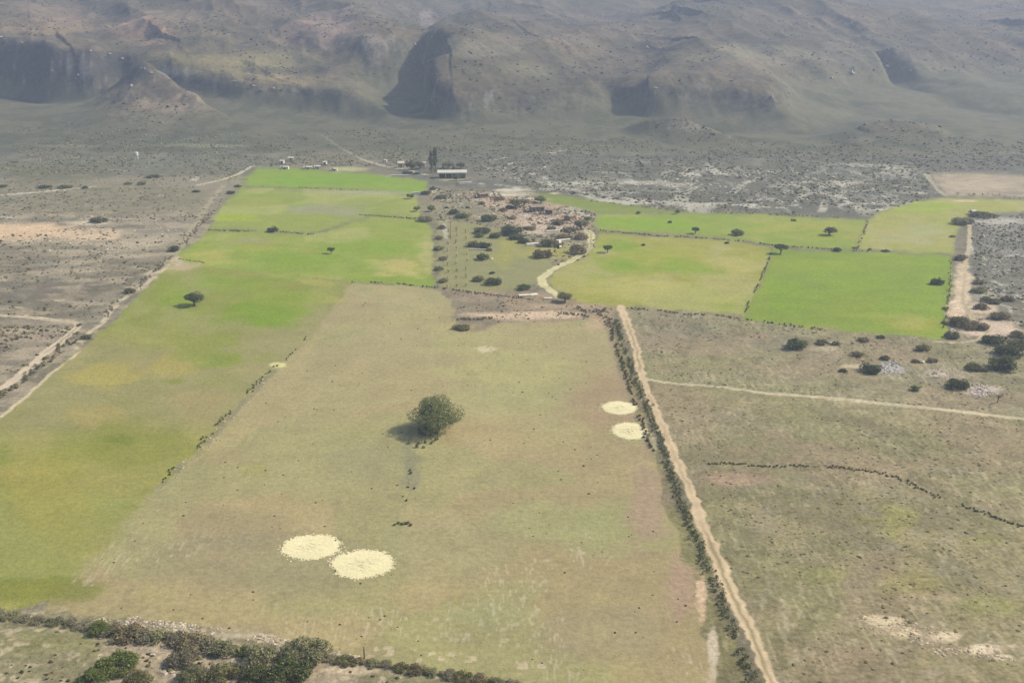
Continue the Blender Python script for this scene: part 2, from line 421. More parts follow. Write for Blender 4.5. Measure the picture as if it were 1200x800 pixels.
BL = [
 (300,366,55,22,(128,160,58),.8),(205,348,30,18,(134,160,60),.7),(120,440,60,22,(176,164,88),.75),(200,430,40,14,(174,162,86),.7),(235,472,50,22,(168,154,102),.7),(262,420,48,12,(136,156,66),.7),
 (110,490,50,16,(172,158,92),.6),(30,560,40,20,(170,158,84),.7),(90,630,60,22,(160,156,92),.5),(380,350,24,10,(172,168,92),.7),
 (470,312,36,13,(186,178,106),.85),(440,289,66,11,(132,166,60),.7),(250,300,44,10,(178,174,90),.7),(300,282,40,6,(164,160,110),.7),(345,305,50,8,(134,164,62),.6),(500,300,12,26,(180,174,108),.6),
 (380,246,56,9,(158,158,114),.75),(273,255,24,6,(164,182,72),.9),(420,226,70,3,(170,168,124),.7),(300,238,40,6,(158,166,92),.6),(470,240,24,6,(150,166,84),.6),
 (380,212,100,6,(128,168,56),.8),(300,212,24,6,(150,172,72),.6),
 (760,336,84,13,(184,178,104),.8),(735,308,24,8,(134,166,60),.85),(855,312,36,16,(180,174,100),.8),(800,314,52,8,(138,166,62),.75),(700,335,40,12,(176,172,96),.6),(850,350,30,10,(172,172,96),.6),
 (950,310,40,12,(146,170,66),.6),(1000,350,50,16,(132,156,68),.6),(920,350,30,20,(130,164,58),.6),(1070,380,44,10,(164,168,82),.7),
 (760,262,60,7,(136,174,60),.8),(920,266,60,7,(164,172,88),.7),(960,275,30,6,(156,172,72),.7),(1060,280,40,9,(176,172,112),.8),(1090,243,50,6,(160,180,80),.8),
 (470,352,60,12,(180,168,120),.6),(450,400,60,26,(176,164,118),.6),(600,430,90,30,(182,176,116),.6),(540,400,60,20,(180,172,114),.5),(400,470,50,26,(174,164,114),.5),
 (570,720,54,18,(166,166,116),.5),(660,610,80,26,(168,168,112),.5),(380,560,70,26,(176,168,116),.5),(250,620,80,30,(164,150,110),.5),(640,500,60,30,(182,172,118),.5),
 (1030,728,30,10,(222,202,160),.9),(1064,742,22,9,(222,202,160),.9),(1110,744,20,6,(216,196,158),.85),(1150,762,24,6,(220,202,166),.85),(1176,770,16,4,(216,200,164),.8),
 (860,560,60,12,(172,146,114),.7),(1120,600,60,16,(158,140,110),.6),(1160,560,50,12,(160,144,112),.5),(900,700,70,26,(140,130,96),.5),(1000,660,40,16,(138,132,100),.5),(1080,540,60,10,(162,148,112),.5),
 # u v ru rv rgb weight
 (150,520,70,40,(140,148,80),.5),(60,580,70,60,(164,158,84),.6),(135,515,22,6,(120,138,62),.6),(250,400,60,20,(138,156,66),.55),
 (330,350,60,18,(140,164,70),.6),(280,330,70,12,(138,166,66),.6),(200,447,18,4,(126,142,62),.55),(190,395,60,20,(156,158,80),.5),(40,690,70,16,(130,142,72),.6),
 (440,290,50,16,(140,168,72),.6),(370,330,30,9,(172,170,88),.6),(300,288,40,8,(160,168,86),.6),(215,312,22,7,(186,170,128),.95),
 (285,257,30,5,(160,178,74),.8),(420,240,40,8,(146,160,96),.6),(330,212,70,8,(134,172,64),.5),
 (715,470,40,60,(172,148,112),.6),(760,600,30,60,(174,152,120),.8),(800,690,22,50,(178,152,122),.8),(690,420,40,30,(170,158,112),.5),(580,470,70,30,(178,172,116),.5),
 (540,640,120,60,(168,162,116),.45),(430,540,60,30,(160,154,112),.4),(480,545,14,40,(146,142,110),.6),(300,660,140,40,(158,148,112),.5),(700,620,60,30,(168,166,112),.5),
 (570,409,17,4.5,(208,196,150),.85),(300,550,26,8,(172,166,104),.6),(620,370,60,5,(205,180,146),.8),(700,740,90,40,(162,150,118),.4),(260,740,80,10,(172,156,124),.5),
 (640,296,60,14,(168,164,88),.7),(760,300,60,12,(160,172,80),.6),(725,285,30,10,(136,166,66),.7),(800,310,40,9,(144,170,68),.7),(820,345,60,12,(170,172,98),.6),
 (990,330,60,20,(140,168,66),.5),(1060,375,30,10,(166,168,84),.6),(1090,340,16,30,(140,170,72),.5),(960,385,30,5,(160,158,96),.6),
 (760,262,60,8,(138,172,66),.7),(950,272,40,8,(148,164,84),.5),(880,264,30,4,(138,168,72),.6),(1080,245,40,8,(158,178,84),.6),(1085,270,30,8,(170,172,112),.6),
 (0,272,90,13,(206,180,142),.95),(95,274,44,9,(198,176,140),.85),(160,285,60,9,(180,166,138),.6),(100,262,40,4,(196,180,150),.7),(165,262,22,3,(190,178,150),.7),(-60,262,60,14,(196,172,138),.8),
 (185,275,40,6,(165,158,138),.5),(60,310,60,6,(150,144,122),.5),(145,302,40,4,(160,152,130),.5),(30,340,60,12,(122,114,104),.5),(110,330,60,14,(116,110,100),.5),
 (200,305,14,7,(204,184,150),.9),(178,322,8,8,(210,192,156),.8),(160,338,6,7,(206,190,158),.8),
 (620,250,40,10,(182,156,130),.7),(640,262,30,6,(196,174,148),.8),(600,226,34,2.4,(208,194,164),.9),(622,233,22,2.2,(208,194,164),.9),(660,246,30,2.5,(206,192,162),.8),
 (604,222,22,2.4,(206,196,168),.8),(560,229,24,4,(166,140,122),.7),(520,258,12,6,(190,182,140),.6),(526,280,10,30,(158,148,112),.6),
 (590,300,18,14,(164,162,84),.6),(596,285,14,6,(172,166,80),.5),(560,350,50,6,(168,148,122),.5),
 (1128,335,12,30,(214,194,158),.9),(1122,360,14,20,(214,190,156),.9),(1150,362,22,10,(206,184,152),.8),(1165,385,34,14,(210,186,158),.9),(1126,318,8,10,(190,180,140),.8),(1150,400,30,4,(190,174,146),.7),
 (1150,345,20,10,(178,168,146),.6),(1120,440,34,14,(176,160,136),.6),(1150,458,22,7,(196,184,164),.8),(1045,432,22,9,(176,168,150),.7),(1000,428,16,4,(196,182,146),.7),(1096,436,16,6,(190,176,152),.7),
 (950,405,26,5,(176,162,130),.6),(970,415,24,4,(182,170,140),.6),(830,420,60,20,(150,142,104),.5),(800,390,50,14,(134,132,108),.6),(860,395,40,10,(134,132,110),.5),
 (780,432,22,12,(164,144,108),.6),(1060,520,60,18,(136,128,96),.4),(920,500,60,16,(136,138,104),.5),(820,560,40,16,(168,148,118),.6),(870,560,40,10,(166,150,126),.5),
 (1050,610,26,24,(164,158,98),.5),(1080,680,60,22,(158,148,94),.5),(1010,610,20,10,(156,152,88),.5),(940,675,28,16,(150,150,92),.5),(1160,710,40,14,(162,158,104),.5),(1170,630,50,12,(156,150,92),.5),
 (1040,732,34,12,(206,182,148),.8),(1100,748,26,9,(206,186,152),.75),(1165,760,26,7,(200,180,146),.7),(1090,790,16,6,(196,176,146),.6),(1110,632,20,7,(176,164,132),.6),(1010,780,70,40,(150,134,106),.5),
 (920,760,60,50,(128,122,90),.4),(960,640,50,30,(132,126,100),.4),(870,640,30,60,(138,126,100),.4),
 (60,760,100,24,(146,144,96),.5),(180,760,50,10,(178,160,134),.7),(410,785,50,6,(204,184,150),.8),(280,745,50,4,(196,184,156),.6),
 (822,700,7,26,(214,184,146),.85),(835,760,7,34,(206,190,160),.7),(768,520,5,20,(190,180,146),.5),
 (160,193,110,9,(114,117,100),.6),(60,205,80,14,(112,116,98),.6),(-100,205,120,20,(116,116,100),.5),(90,172,60,3,(160,148,124),.6),(240,171,60,2.5,(172,164,138),.75),(110,180,24,2,(158,152,126),.5),
 (350,178,60,10,(128,124,104),.5),(395,198,30,4,(166,158,110),.8),(410,200,24,3,(176,168,120),.8),(470,180,60,14,(116,118,96),.6),(700,210,40,5,(146,142,120),.5),
 (560,206,30,6,(140,132,108),.6),(528,209,22,3,(160,158,112),.8),(640,210,16,5,(140,138,124),.6),(720,226,40,2.4,(168,162,142),.8),(660,221,34,2,(166,160,140),.8),
 (650,226,8,1.4,(214,206,150),.8),(750,234,12,2,(190,182,156),.9),(1180,262,50,10,(168,160,146),.6),(1175,285,40,12,(132,132,124),.5),(1150,220,44,8,(176,160,132),.7),(1130,236,18,2,(214,190,150),.8),
 (460,206,10,1.6,(206,198,176),.6),(1070,226,18,2,(182,172,150),.9),(70,351,9,2.2,(206,186,160),.9),(54,352,13,1.2,(190,172,148),.7),(84,353,10,1.2,(190,172,148),.7),
 (325,428,12,4,(226,216,150),.9),(262,446,26,12,(150,150,90),.4),(18,338,30,2,(150,142,120),.5),
]
for k, b in enumerate(BL): blob(*b, seed=k % 5)
# pale stony edge lines and braided dry stream beds in the grey scrub
def line(pts, hw, rgb, w=.8, seed=0):
    P = [G(u, v) for u, v in pts]
    xs = [p[0] for p in P]; ys = [p[1] for p in P]
    sel = (LX > min(xs)-8) & (LX < max(xs)+8) & (LY > min(ys)-8) & (LY < max(ys)+8)
    if not sel.any(): return
    d, _ = polydist(P, LX[sel]+jx[sel]*.5, LY[sel]+jy[sel]*.5)
    n = fbm(LX[sel], LY[sel], 4, 2, 80+seed)
    m = (1-sstep(hw*.6, hw*1.25, d))*sstep(.3, .5, n)*w
    c = col[sel]; col[sel] = c*(1-m[:, None])+np.array(C(*rgb))*m[:, None]
line([(94,412),(74,426),(60,438),(32,464),(16,476),(0,490),(-60,540)], .55, (206,190,150), .9)
line([(88,400),(78,408)], .8, (206,190,160), .8); line([(60,424),(40,442)], .5, (200,184,150), .8)
line([(198,310),(178,326),(160,340),(140,352),(126,366),(118,378),(96,396)], .9, (196,180,148), .7)
line([(206,298),(240,262),(262,232),(282,212)], 1.2, (150,144,118), .5)
line([(115,378),(150,350),(196,306)], 1.6, (122,112,98), .5)
line([(183,572),(240,522),(292,466),(322,434)], 1.0, (134,128,104), .6)
line([(712,372),(722,430),(736,470),(756,520),(778,580)], 1.4, (166,146,118), .5)
for a in ([(584,226),(600,227),(612,231),(618,237)],[(604,220),(614,222),(624,223)],[(655,246),(672,249),(686,252),(694,257)],[(652,270),(664,265),(680,262)],[(580,229),(566,231)],[(634,256),(648,258),(640,266)],[(505,225),(512,224)],[(520,234),(530,233)],[(548,236),(560,235)],[(566,241),(580,241)],[(612,252),(626,256)],[(626,274),(636,271)],[(640,222),(660,220),(690,226),(730,232),(756,236)],[(760,235),(780,240),(800,242),(830,243)],[(785,240),(800,228),(815,220)],[(850,240),(880,241),(918,243)],[(858,226),(872,214),(890,208)],
          [(884,234),(905,232),(914,236)],[(915,218),(930,215),(945,222),(960,222)],[(930,240),(940,228),(950,225)],[(962,248),(968,234)],[(985,240),(1000,238),(1040,240),(1060,239)],[(1000,224),(1030,222)],
          [(940,214),(955,210)],[(985,230),(990,222)],[(800,206),(805,201)],[(840,200),(870,206)],[(1052,218),(1066,220)],[(1064,225),(1082,227),(1098,226)],[(560,214),(600,218),(640,221)],[(620,203),(640,208),(646,218)],
          [(520,262),(524,280)],[(1190,345),(1200,348)],[(1150,325),(1160,322),(1172,326)],[(1180,300),(1192,298)],[(1150,300),(1158,306)],[(1172,318),(1184,316)],[(1134,300),(1140,296),(1136,288)],[(1186,366),(1196,368)],[(1148,372),(1160,380)],[(1137,292),(1138,278)],[(1164,330),(1176,335)],[(1150,344),(1164,340),(1182,347)],[(1170,356),(1186,360)],[(1186,376),(1200,378)],[(1186,388),(1200,390)],[(1160,258),(1200,262)],
          [(640,181),(665,176)],[(585,196),(600,192),(612,190)],[(575,188),(592,186)],[(10,229),(40,226)],[(190,229),(214,229)],[(225,213),(232,208)],[(0,255),(24,255)],[(82,185),(106,186)]):
    line(a, 2.0 if a[0][1] < 260 else .9, (194,188,166), .95, seed=len(a))
br = ridged(LX+6*(n2-.5), LY*.55, 34, 3, 91)
zone_river = (sstep(560, 700, U0)*sstep(1100, 1040, U0)*sstep(184, 200, V0)*sstep(254, 246, V0)*isG)
multi(sstep(.60, .74, br)*zone_river, (196,190,168), .95)
multi(sstep(.62, .76, ridged(LX+9*(n1-.5), LY*.5, 15, 3, 93))*zone_river, (176,172,154), .6)
br2 = ridged(LX, LY*.6, 18, 3, 95)
multi(sstep(.7, .8, br2)*isG*sstep(1140, 1150, U0)*sstep(250, 262, V0)*sstep(380, 350, V0), (164,160,148), .6)
multi(sstep(.68, .8, br2)*isG*sstep(250, 200, U0)*sstep(225, 245, V0)*sstep(400, 380, V0), (166,154,132), .5)
multi(sstep(.7, .8, br2)*isG*sstep(740, 760, U0)*sstep(360, 380, V0), (172,160,128), .4)
multi(sstep(.52, .66, fbm(LX, LY, 11, 3, 99))*isG, (112,108,90), .4)
multi(sstep(.54, .7, fbm(LX, LY, 5, 3, 103))*isG, (160,150,124), .35)
_rs = isG*sstep(700, 760, U0)*sstep(350, 370, V0)
multi(sstep(.52, .66, fbm(LX, LY, 18, 4, 105))*_rs, (144,142,102), .5)
multi(sstep(.5, .66, fbm(LX, LY, 22, 4, 107))*_rs, (162,142,112), .55)
multi(sstep(.56, .7, fbm(LX*1.6, LY, 3.2, 3, 109))*_rs, (120,114,84), .45)
multi(sstep(.6, .74, vnoise(LX/.5, LY/2.6, 112)*.5+.5*fbm(LX, LY, 12, 3, 110))*_rs, (190,176,138), .5)
_ls = isG*sstep(330, 280, U0)*sstep(240, 255, V0)*sstep(500, 480, V0)
multi(sstep(.48, .62, fbm(LX*.6, LY*1.4, 7, 4, 114))*_ls, (186,170,140), .65)
multi(sstep(.54, .68, fbm(LX*.6, LY*1.4, 9, 4, 116))*_ls, (118,108,88), .55)
# pale stubble ticks in the dry field (along its length)
st = vnoise(LX/.36, LY/1.5, 111)*sstep(.5, .65, fbm(LX, LY, 16, 3, 113))
stz = inF(5)*sstep(590, 660, V0)
multi(sstep(.66, .85, st)*stz, (212,198,164), .42)
# field speckle
multi(sstep(.62, .8, fbm(LX, LY*.8, 2.2, 2, 117))*inF(5)*.5, (140,130,96), .35)
multi(sstep(.60, .8, fbm(LX*.5, LY, 3.2, 2, 119))*inF(1, 2, 3, 4, 6, 7, 8, 9, 10, 11)*.5, (128,138,72), .35)
# pale flecks near the wall of bushes at the bottom
multi(sstep(.62, .7, fbm(LX, LY, 1.6, 2, 121))*sstep(700, 735, V0)*(U0 < 640)*sstep(12, 3, abs(V0-(725+.1*(U0-60)))), (214,196,160), .7)
multi(sstep(.6, .7, fbm(LX, LY, 1.4, 2, 123))*(isG*sstep(700, 740, V0)*(U0 < 640)), (206,188,154), .6)

BL2 = [(0,270,100,13,(222,192,152),.9),(100,276,50,8,(212,188,152),.85),(158,286,55,7,(196,180,148),.7),(100,262,34,3,(212,196,164),.8),(-80,262,60,12,(210,184,148),.8),(60,318,50,5,(182,166,138),.6),(140,300,40,4,(186,170,142),.6),(30,395,50,12,(182,164,138),.5),
 (1030,728,34,11,(228,208,166),.9),(1066,743,26,9,(228,208,166),.9),(1112,746,22,6,(222,202,164),.85),(1150,762,24,6,(224,206,170),.85),(1178,771,16,4,(220,204,168),.8),(1090,700,50,8,(176,158,122),.5),
 (1050,612,30,24,(164,160,98),.5),(1085,682,56,22,(160,150,92),.5),(1165,712,46,14,(162,158,102),.45),(975,672,28,14,(156,154,100),.45),(1150,632,46,10,(162,156,106),.4),(860,560,50,9,(178,152,122),.6),
 (1128,335,11,28,(222,200,164),.9),(1122,358,14,18,(220,196,162),.85),(1165,385,36,13,(216,192,164),.85),(1150,362,20,9,(210,190,158),.8),(1165,260,34,5,(190,182,164),.7),
 (1150,457,22,6,(206,192,170),.8),(1045,432,22,6,(190,184,168),.7),(1000,428,18,3,(208,192,154),.8),(1096,437,18,5,(204,188,160),.7),(960,408,26,4,(190,174,140),.6),(700,378,16,10,(196,170,134),.6),(620,368,70,5,(216,190,156),.8),(660,358,60,4,(186,164,134),.6),
 (822,700,7,26,(220,190,152),.85),(836,762,7,34,(214,198,168),.75),(620,262,40,7,(206,182,154),.7),(640,270,30,5,(206,184,156),.7),(590,228,36,2,(218,204,172),.9),(600,222,26,2,(214,202,174),.8),(568,234,20,3,(186,160,136),.6),
 (1150,217,60,7,(188,170,140),.8),(410,198,26,3,(180,178,122),.8),(240,171,60,2.2,(190,180,152),.8),(95,172,60,2.2,(176,162,138),.7),(528,209,24,2.5,(176,170,122),.7)]
for k, b in enumerate(BL2): blob(*b, seed=10+k % 4)
line([(198,310),(178,326),(160,340),(142,352),(128,366),(118,378),(96,398),(88,408)], 1.0, (212,196,160), .85, 3)
line([(94,412),(74,426),(60,438),(32,464),(16,476),(0,490),(-60,540)], .6, (216,198,158), .9, 4)
line([(262,216),(240,246),(222,274),(204,300)], 1.4, (180,170,134), .7, 5)
# roads: ruts, crown and verge
RI = 50
for i, (nm, pts, hw, rgb, lab) in enumerate(ROADS):
    P = [G(u, v) for u, v in pts]
    xs = [p[0] for p in P]; ys = [p[1] for p in P]
    sel = (LX > min(xs)-8) & (LX < max(xs)+8) & (LY > min(ys)-8) & (LY < max(ys)+8)
    x = LX[sel]; y = LY[sel]
    wob = (fbm(x, y, 3, 2, 131)-.5)*1.1
    hwn = hw*(1+.6*(fbm(x, y, 25, 2, 133)-.5)*(2 if hw > 1 else 1)+.7*(fbm(x, y, 1.6, 2, 135)-.5))
    d, s = polydist(P, x+wob, y+wob*.7)
    inside = d < hwn
    tmp = REG[sel]; tmp[inside] = RI+i; REG[sel] = tmp
    c = col[sel]
    base = np.array(C(*rgb)); mid = np.array(C(148,136,96)); pale = np.array(C(min(255,rgb[0]+14), min(255,rgb[1]+14), min(255,rgb[2]+14)))
    w = sstep(hwn*1.25, hwn*.85, d)
    f = sstep(.42, .6, fbm(x, y, 40, 2, 137))[:, None]
    rut = np.exp(-((abs(s)-hw*.58)/(hw*.2))**2)[:, None]
    midm = np.exp(-(s/(hw*.25))**2)[:, None]*f
    cc = base*(1-.5*rut)+pale*.5*rut
    cc = cc*(1-.8*midm)+mid*.8*midm
    nn = (fbm(x, y, 2.5, 3, 139)-.5)[:, None]*.35+1
    col[sel] = c*(1-w[:, None])+cc*nn*w[:, None]

# ------------------------------------------------------------------ mountain colours
gy_, gx_ = np.gradient(LZ, axis=0), np.gradient(LZ, axis=1)
dY = np.gradient(YS)[:, None]; dX = np.gradient(LX, axis=1)
sl = np.sqrt((gy_/dY)**2+(gx_/dX)**2)
tinh = np.where(LY > 505, tin_h(LX, LY), 0)
MA = mount_amount(LX, LY, tinh)
UM, VM = uv_of(LX, LY, LZ)
mcol = np.zeros_like(col); mcol[:] = C(100,92,72)
def mp(m, rgb, w):
    global mcol
    m = (m*w)[..., None]; mcol = mcol*(1-m)+np.array(C(*rgb))*m
mn = fbm(LX, LY, 60, 4, 151); mn2 = fbm(LX, LY, 14, 4, 155); mn3 = fbm(LX, LY, 5, 3, 157)
mp(sstep(.45, .6, mn), (120,106,84), .7)
mp(sstep(.5, .66, mn2), (80,76,60), .6)
mp(sstep(.5, .7, mn3), (76,78,60), .3)
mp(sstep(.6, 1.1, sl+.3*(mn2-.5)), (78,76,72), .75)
mp(sstep(.6, .78, fbm(LX, LY*.7, 7, 3, 161))*sstep(.45, .8, sl), (160,152,140), .5)
_mbn = (fbm(LX, LY, 26, 4, 163)-.5)*1.3
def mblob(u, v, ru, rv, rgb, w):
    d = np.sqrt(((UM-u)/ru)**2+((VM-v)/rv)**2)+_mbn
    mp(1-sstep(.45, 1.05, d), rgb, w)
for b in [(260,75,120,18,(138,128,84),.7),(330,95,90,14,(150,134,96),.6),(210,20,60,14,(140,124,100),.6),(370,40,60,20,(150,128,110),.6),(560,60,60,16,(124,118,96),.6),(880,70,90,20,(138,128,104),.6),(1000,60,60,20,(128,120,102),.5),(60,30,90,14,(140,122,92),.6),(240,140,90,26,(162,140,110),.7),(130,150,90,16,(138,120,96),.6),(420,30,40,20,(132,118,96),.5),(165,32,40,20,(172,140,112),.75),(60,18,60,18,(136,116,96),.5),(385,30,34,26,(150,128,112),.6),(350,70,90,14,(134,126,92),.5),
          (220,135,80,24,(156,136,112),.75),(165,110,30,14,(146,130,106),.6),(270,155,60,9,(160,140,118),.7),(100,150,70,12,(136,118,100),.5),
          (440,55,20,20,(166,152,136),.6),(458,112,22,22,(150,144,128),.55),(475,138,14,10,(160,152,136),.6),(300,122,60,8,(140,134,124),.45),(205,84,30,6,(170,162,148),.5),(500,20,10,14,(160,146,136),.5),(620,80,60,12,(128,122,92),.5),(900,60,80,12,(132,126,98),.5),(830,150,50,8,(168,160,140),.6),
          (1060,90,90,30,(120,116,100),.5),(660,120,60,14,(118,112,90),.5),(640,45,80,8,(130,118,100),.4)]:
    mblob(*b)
# stony scatter on the conical hill
mp(sstep(.5, .62, fbm(LX, LY, 4, 3, 171))*(abs(UM-235) < 100)*(abs(VM-140) < 30), (96,88,70), .7)
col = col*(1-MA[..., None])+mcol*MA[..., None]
# far fan: gentle dark scrub mottling
fz = sstep(640, 700, LY)*(1-MA)
tmpc = np.array(C(92,94,68)); w_ = (fz*.6*sstep(182, 176, V0))[..., None]
col = col*(1-w_)+tmpc*w_
w_ = (fz*.5*sstep(.5, .62, mn2))[..., None]; col = col*(1-w_)+np.array(C(76,80,58))*w_
REG[(MA > .25) & (LY > 650)] = 40

# ------------------------------------------------------------------ materials
def nodes_of(name):
    m = bpy.data.materials.new(name); m.use_nodes = True
    nt = m.node_tree; b = nt.nodes['Principled BSDF']
    b.inputs['Roughness'].default_value = 1.0; b.inputs['Specular IOR Level'].default_value = .08
    return m, nt, b
def mat_attr(name, fine=1.2, amt=.35, bump=.25, bscale=2.0, broad=6.0):
    """vertex colour times two scales of noise, plus bump"""
    m, nt, b = nodes_of(name); N = nt.nodes; L = nt.links
    at = N.new('ShaderNodeAttribute'); at.attribute_name = 'Col'
    tc = N.new('ShaderNodeNewGeometry')
    def noise(sc, det=4):
        n = N.new('ShaderNodeTexNoise'); n.inputs['Scale'].default_value = sc; n.inputs['Detail'].default_value = det
        n.inputs['Roughness'].default_value = .6; L.new(tc.outputs['Position'], n.inputs['Vector']); return n
    na = noise(fine); nb = noise(1/broad, 5)
    mr = N.new('ShaderNodeMapRange'); mr.inputs[1].default_value = .3; mr.inputs[2].default_value = .7
    mr.inputs[3].default_value = 1-amt; mr.inputs[4].default_value = 1+amt; L.new(na.outputs[0], mr.inputs[0])
    mr2 = N.new('ShaderNodeMapRange'); mr2.inputs[1].default_value = .3; mr2.inputs[2].default_value = .7
    mr2.inputs[3].default_value = 1-amt*.5; mr2.inputs[4].default_value = 1+amt*.5; L.new(nb.outputs[0], mr2.inputs[0])
    mu = N.new('ShaderNodeMath'); mu.operation = 'MULTIPLY'; L.new(mr.outputs[0], mu.inputs[0]); L.new(mr2.outputs[0], mu.inputs[1])
    vm = N.new('ShaderNodeVectorMath'); vm.operation = 'SCALE'; L.new(at.outputs['Color'], vm.inputs[0]); L.new(mu.outputs[0], vm.inputs['Scale'])
    L.new(vm.outputs[0], b.inputs['Base Color'])
    if bump:
        nc = noise(bscale, 6); bp = N.new('ShaderNodeBump'); bp.inputs['Strength'].default_value = bump; bp.inputs['Distance'].default_value = .5
        L.new(nc.outputs[0], bp.inputs['Height']); L.new(bp.outputs[0], b.inputs['Normal'])
    return m
def mat_flat(name, rgb, rough=.9, amt=.25, scale=1.5, bump=.1, k=1.0):
    m, nt, b = nodes_of(name); N = nt.nodes; L = nt.links
    b.inputs['Roughness'].default_value = rough
    tc = N.new('ShaderNodeNewGeometry'); n = N.new('ShaderNodeTexNoise'); n.inputs['Scale'].default_value = scale; n.inputs['Detail'].default_value = 5
    L.new(tc.outputs['Position'], n.inputs['Vector'])
    cr = N.new('ShaderNodeValToRGB'); c = lin(rgb)*k
    cr.color_ramp.elements[0].position = .3; cr.color_ramp.elements[1].position = .7
    cr.color_ramp.elements[0].color = (*(c*(1-amt)), 1); cr.color_ramp.elements[1].color = (*np.minimum(1, c*(1+amt)), 1)
    L.new(n.outputs[0], cr.inputs[0]); L.new(cr.outputs[0], b.inputs['Base Color'])
    if bump:
        bp = N.new('ShaderNodeBump'); bp.inputs['Strength'].default_value = bump; L.new(n.outputs[0], bp.inputs['Height']); L.new(bp.outputs[0], b.inputs['Normal'])
    return m
M_GROUND = mat_attr('scrub_soil', 1.1, .32, .35, 1.6)
M_FIELD = mat_attr('grass_sward', .9, .17, .3, 1.8, 8.0)
M_ROAD = mat_attr('packed_dirt', 1.6, .14, .15, 2.5)
M_MOUNT = mat_attr('mountain_scrub', .30, .34, 1.0, .3, 16.0)
def mat_leaf(name):
    m, nt, b = nodes_of(name); N = nt.nodes; L = nt.links
    at = N.new('ShaderNodeAttribute'); at.attribute_name = 'Col'
    oi = N.new('ShaderNodeObjectInfo')
    mr = N.new('ShaderNodeMapRange'); mr.inputs[3].default_value = .8; mr.inputs[4].default_value = 1.25; L.new(oi.outputs['Random'], mr.inputs[0])
    vm = N.new('ShaderNodeVectorMath'); vm.operation = 'SCALE'; L.new(at.outputs['Color'], vm.inputs[0]); L.new(mr.outputs[0], vm.inputs['Scale'])
    L.new(vm.outputs[0], b.inputs['Base Color'])
    b.inputs['Roughness'].default_value = .8
    tr = N.new('ShaderNodeBsdfTranslucent'); L.new(vm.outputs[0], tr.inputs[0]); mx = N.new('ShaderNodeMixShader'); mx.inputs[0].default_value = .4
    L.new(b.outputs[0], mx.inputs[1]); L.new(tr.outputs[0], mx.inputs[2]); L.new(mx.outputs[0], N['Material Output'].inputs[0])
    return m
M_LEAF = mat_leaf('foliage')
M_BARK = mat_flat('bark', (96,84,70), k=.8, scale=6)
M_WHITE = mat_flat('whitewashed_wall', (178,172,154), .9, .08, 1.2)
M_ROOF = mat_flat('pale_sheet_roof', (162,156,140), .6, .08, .8)
M_ADOBE = mat_flat('mud_brick', (150,132,108), .95, .2, 1.0, k=.62)
M_DARK = mat_flat('dark_opening', (40,36,32), .9, .1)
M_STONE = mat_attr('pale_stone', 2.0, .2, .2, 3.0)
M_WOOD = mat_flat('weathered_wood', (110,98,82), .9, .2, 5, k=.8)
M_STRAW = mat_attr('straw', 2.5, .08, .3, 3.0)
M_SLAB = mat_flat('lime_plaster', (196,186,164), .9, .12, 1.0)

# ------------------------------------------------------------------ object helpers
def mesh_obj(name, verts, faces, mat, parent=None, vcol=None, smooth=False):
    me = bpy.data.meshes.new(name)
    if isinstance(faces, np.ndarray):
        verts = np.asarray(verts, np.float32); k = faces.shape[1]; nf = len(faces)
        me.vertices.add(len(verts)); me.vertices.foreach_set('co', verts.ravel())
        me.loops.add(nf*k); me.loops.foreach_set('vertex_index', faces.astype(np.int32).ravel())
        me.polygons.add(nf); me.polygons.foreach_set('loop_start', np.arange(0, nf*k, k, dtype=np.int32))
        try: me.polygons.foreach_set('loop_total', np.full(nf, k, np.int32))
        except Exception: pass
        me.update(calc_edges=True); me.validate()
    else:
        me.from_pydata([tuple(v) for v in verts], [], faces); me.update()
    if vcol is not None:
        a = me.color_attributes.new('Col', 'FLOAT_COLOR', 'POINT')
        d = np.ones((len(me.vertices), 4), np.float32); d[:, :3] = vcol; a.data.foreach_set('color', d.ravel())
    me.polygons.foreach_set('use_smooth', np.full(len(me.polygons), bool(smooth)))
    me.materials.append(mat)
    o = bpy.data.objects.new(name, me); COL.objects.link(o)
    if parent is not None: o.parent = parent
    return o
def tag(o, label=None, cat=None, group=None, kind=None):
    if label: o['label'] = label
    if cat: o['category'] = cat
    if group: o['group'] = group
    if kind: o['kind'] = kind
    return o
def empty(name, loc, rz=0.0, sc=1.0):
    o = bpy.data.objects.new(name, None); COL.objects.link(o); o.location = loc; o.rotation_euler = (0, 0, rz)
    o.scale = (sc, sc, sc) if not isinstance(sc, tuple) else sc; o.empty_display_size = .5; return o

# terrain objects: faces of the lattice sorted by what they are
ii = np.arange(NR*NC).reshape(NR, NC)
quads = np.stack([ii[:-1, :-1], ii[:-1, 1:], ii[1:, 1:], ii[1:, :-1]], -1).reshape(-1, 4)
freg = REG[:-1, :-1].reshape(-1)
PTS = np.stack([LX, LY, LZ], -1).reshape(-1, 3); PC = col.reshape(-1, 3)
def terrain(idn, name, mat, label, cat):
    q = quads[freg == idn]
    if not len(q): print('EMPTY REGION', name, idn); return
    used, inv = np.unique(q, return_inverse=True)
    o = mesh_obj(name, PTS[used], inv.reshape(-1, 4), mat, None, PC[used], smooth=True)
    tag(o, label, cat, kind='structure'); return o
terrain(0, 'ground', M_GROUND, 'dry scrubby valley floor of grey brown soil around the fields', 'ground')
terrain(40, 'mountain', M_MOUNT, 'hazy mountain slopes with cliffs and ridges behind the valley', 'mountain')
for i, (nm, poly, rgb, lab) in enumerate(FIELDS):
    terrain(i+1, nm, M_FIELD, lab, 'ground' if nm == 'orchard_ground' else 'field')
for i, (nm, pts, hw, rgb, lab) in enumerate(ROADS):
    terrain(RI+i, nm, M_ROAD, lab, 'dirt road' if nm == 'dirt_road' else 'dirt track')

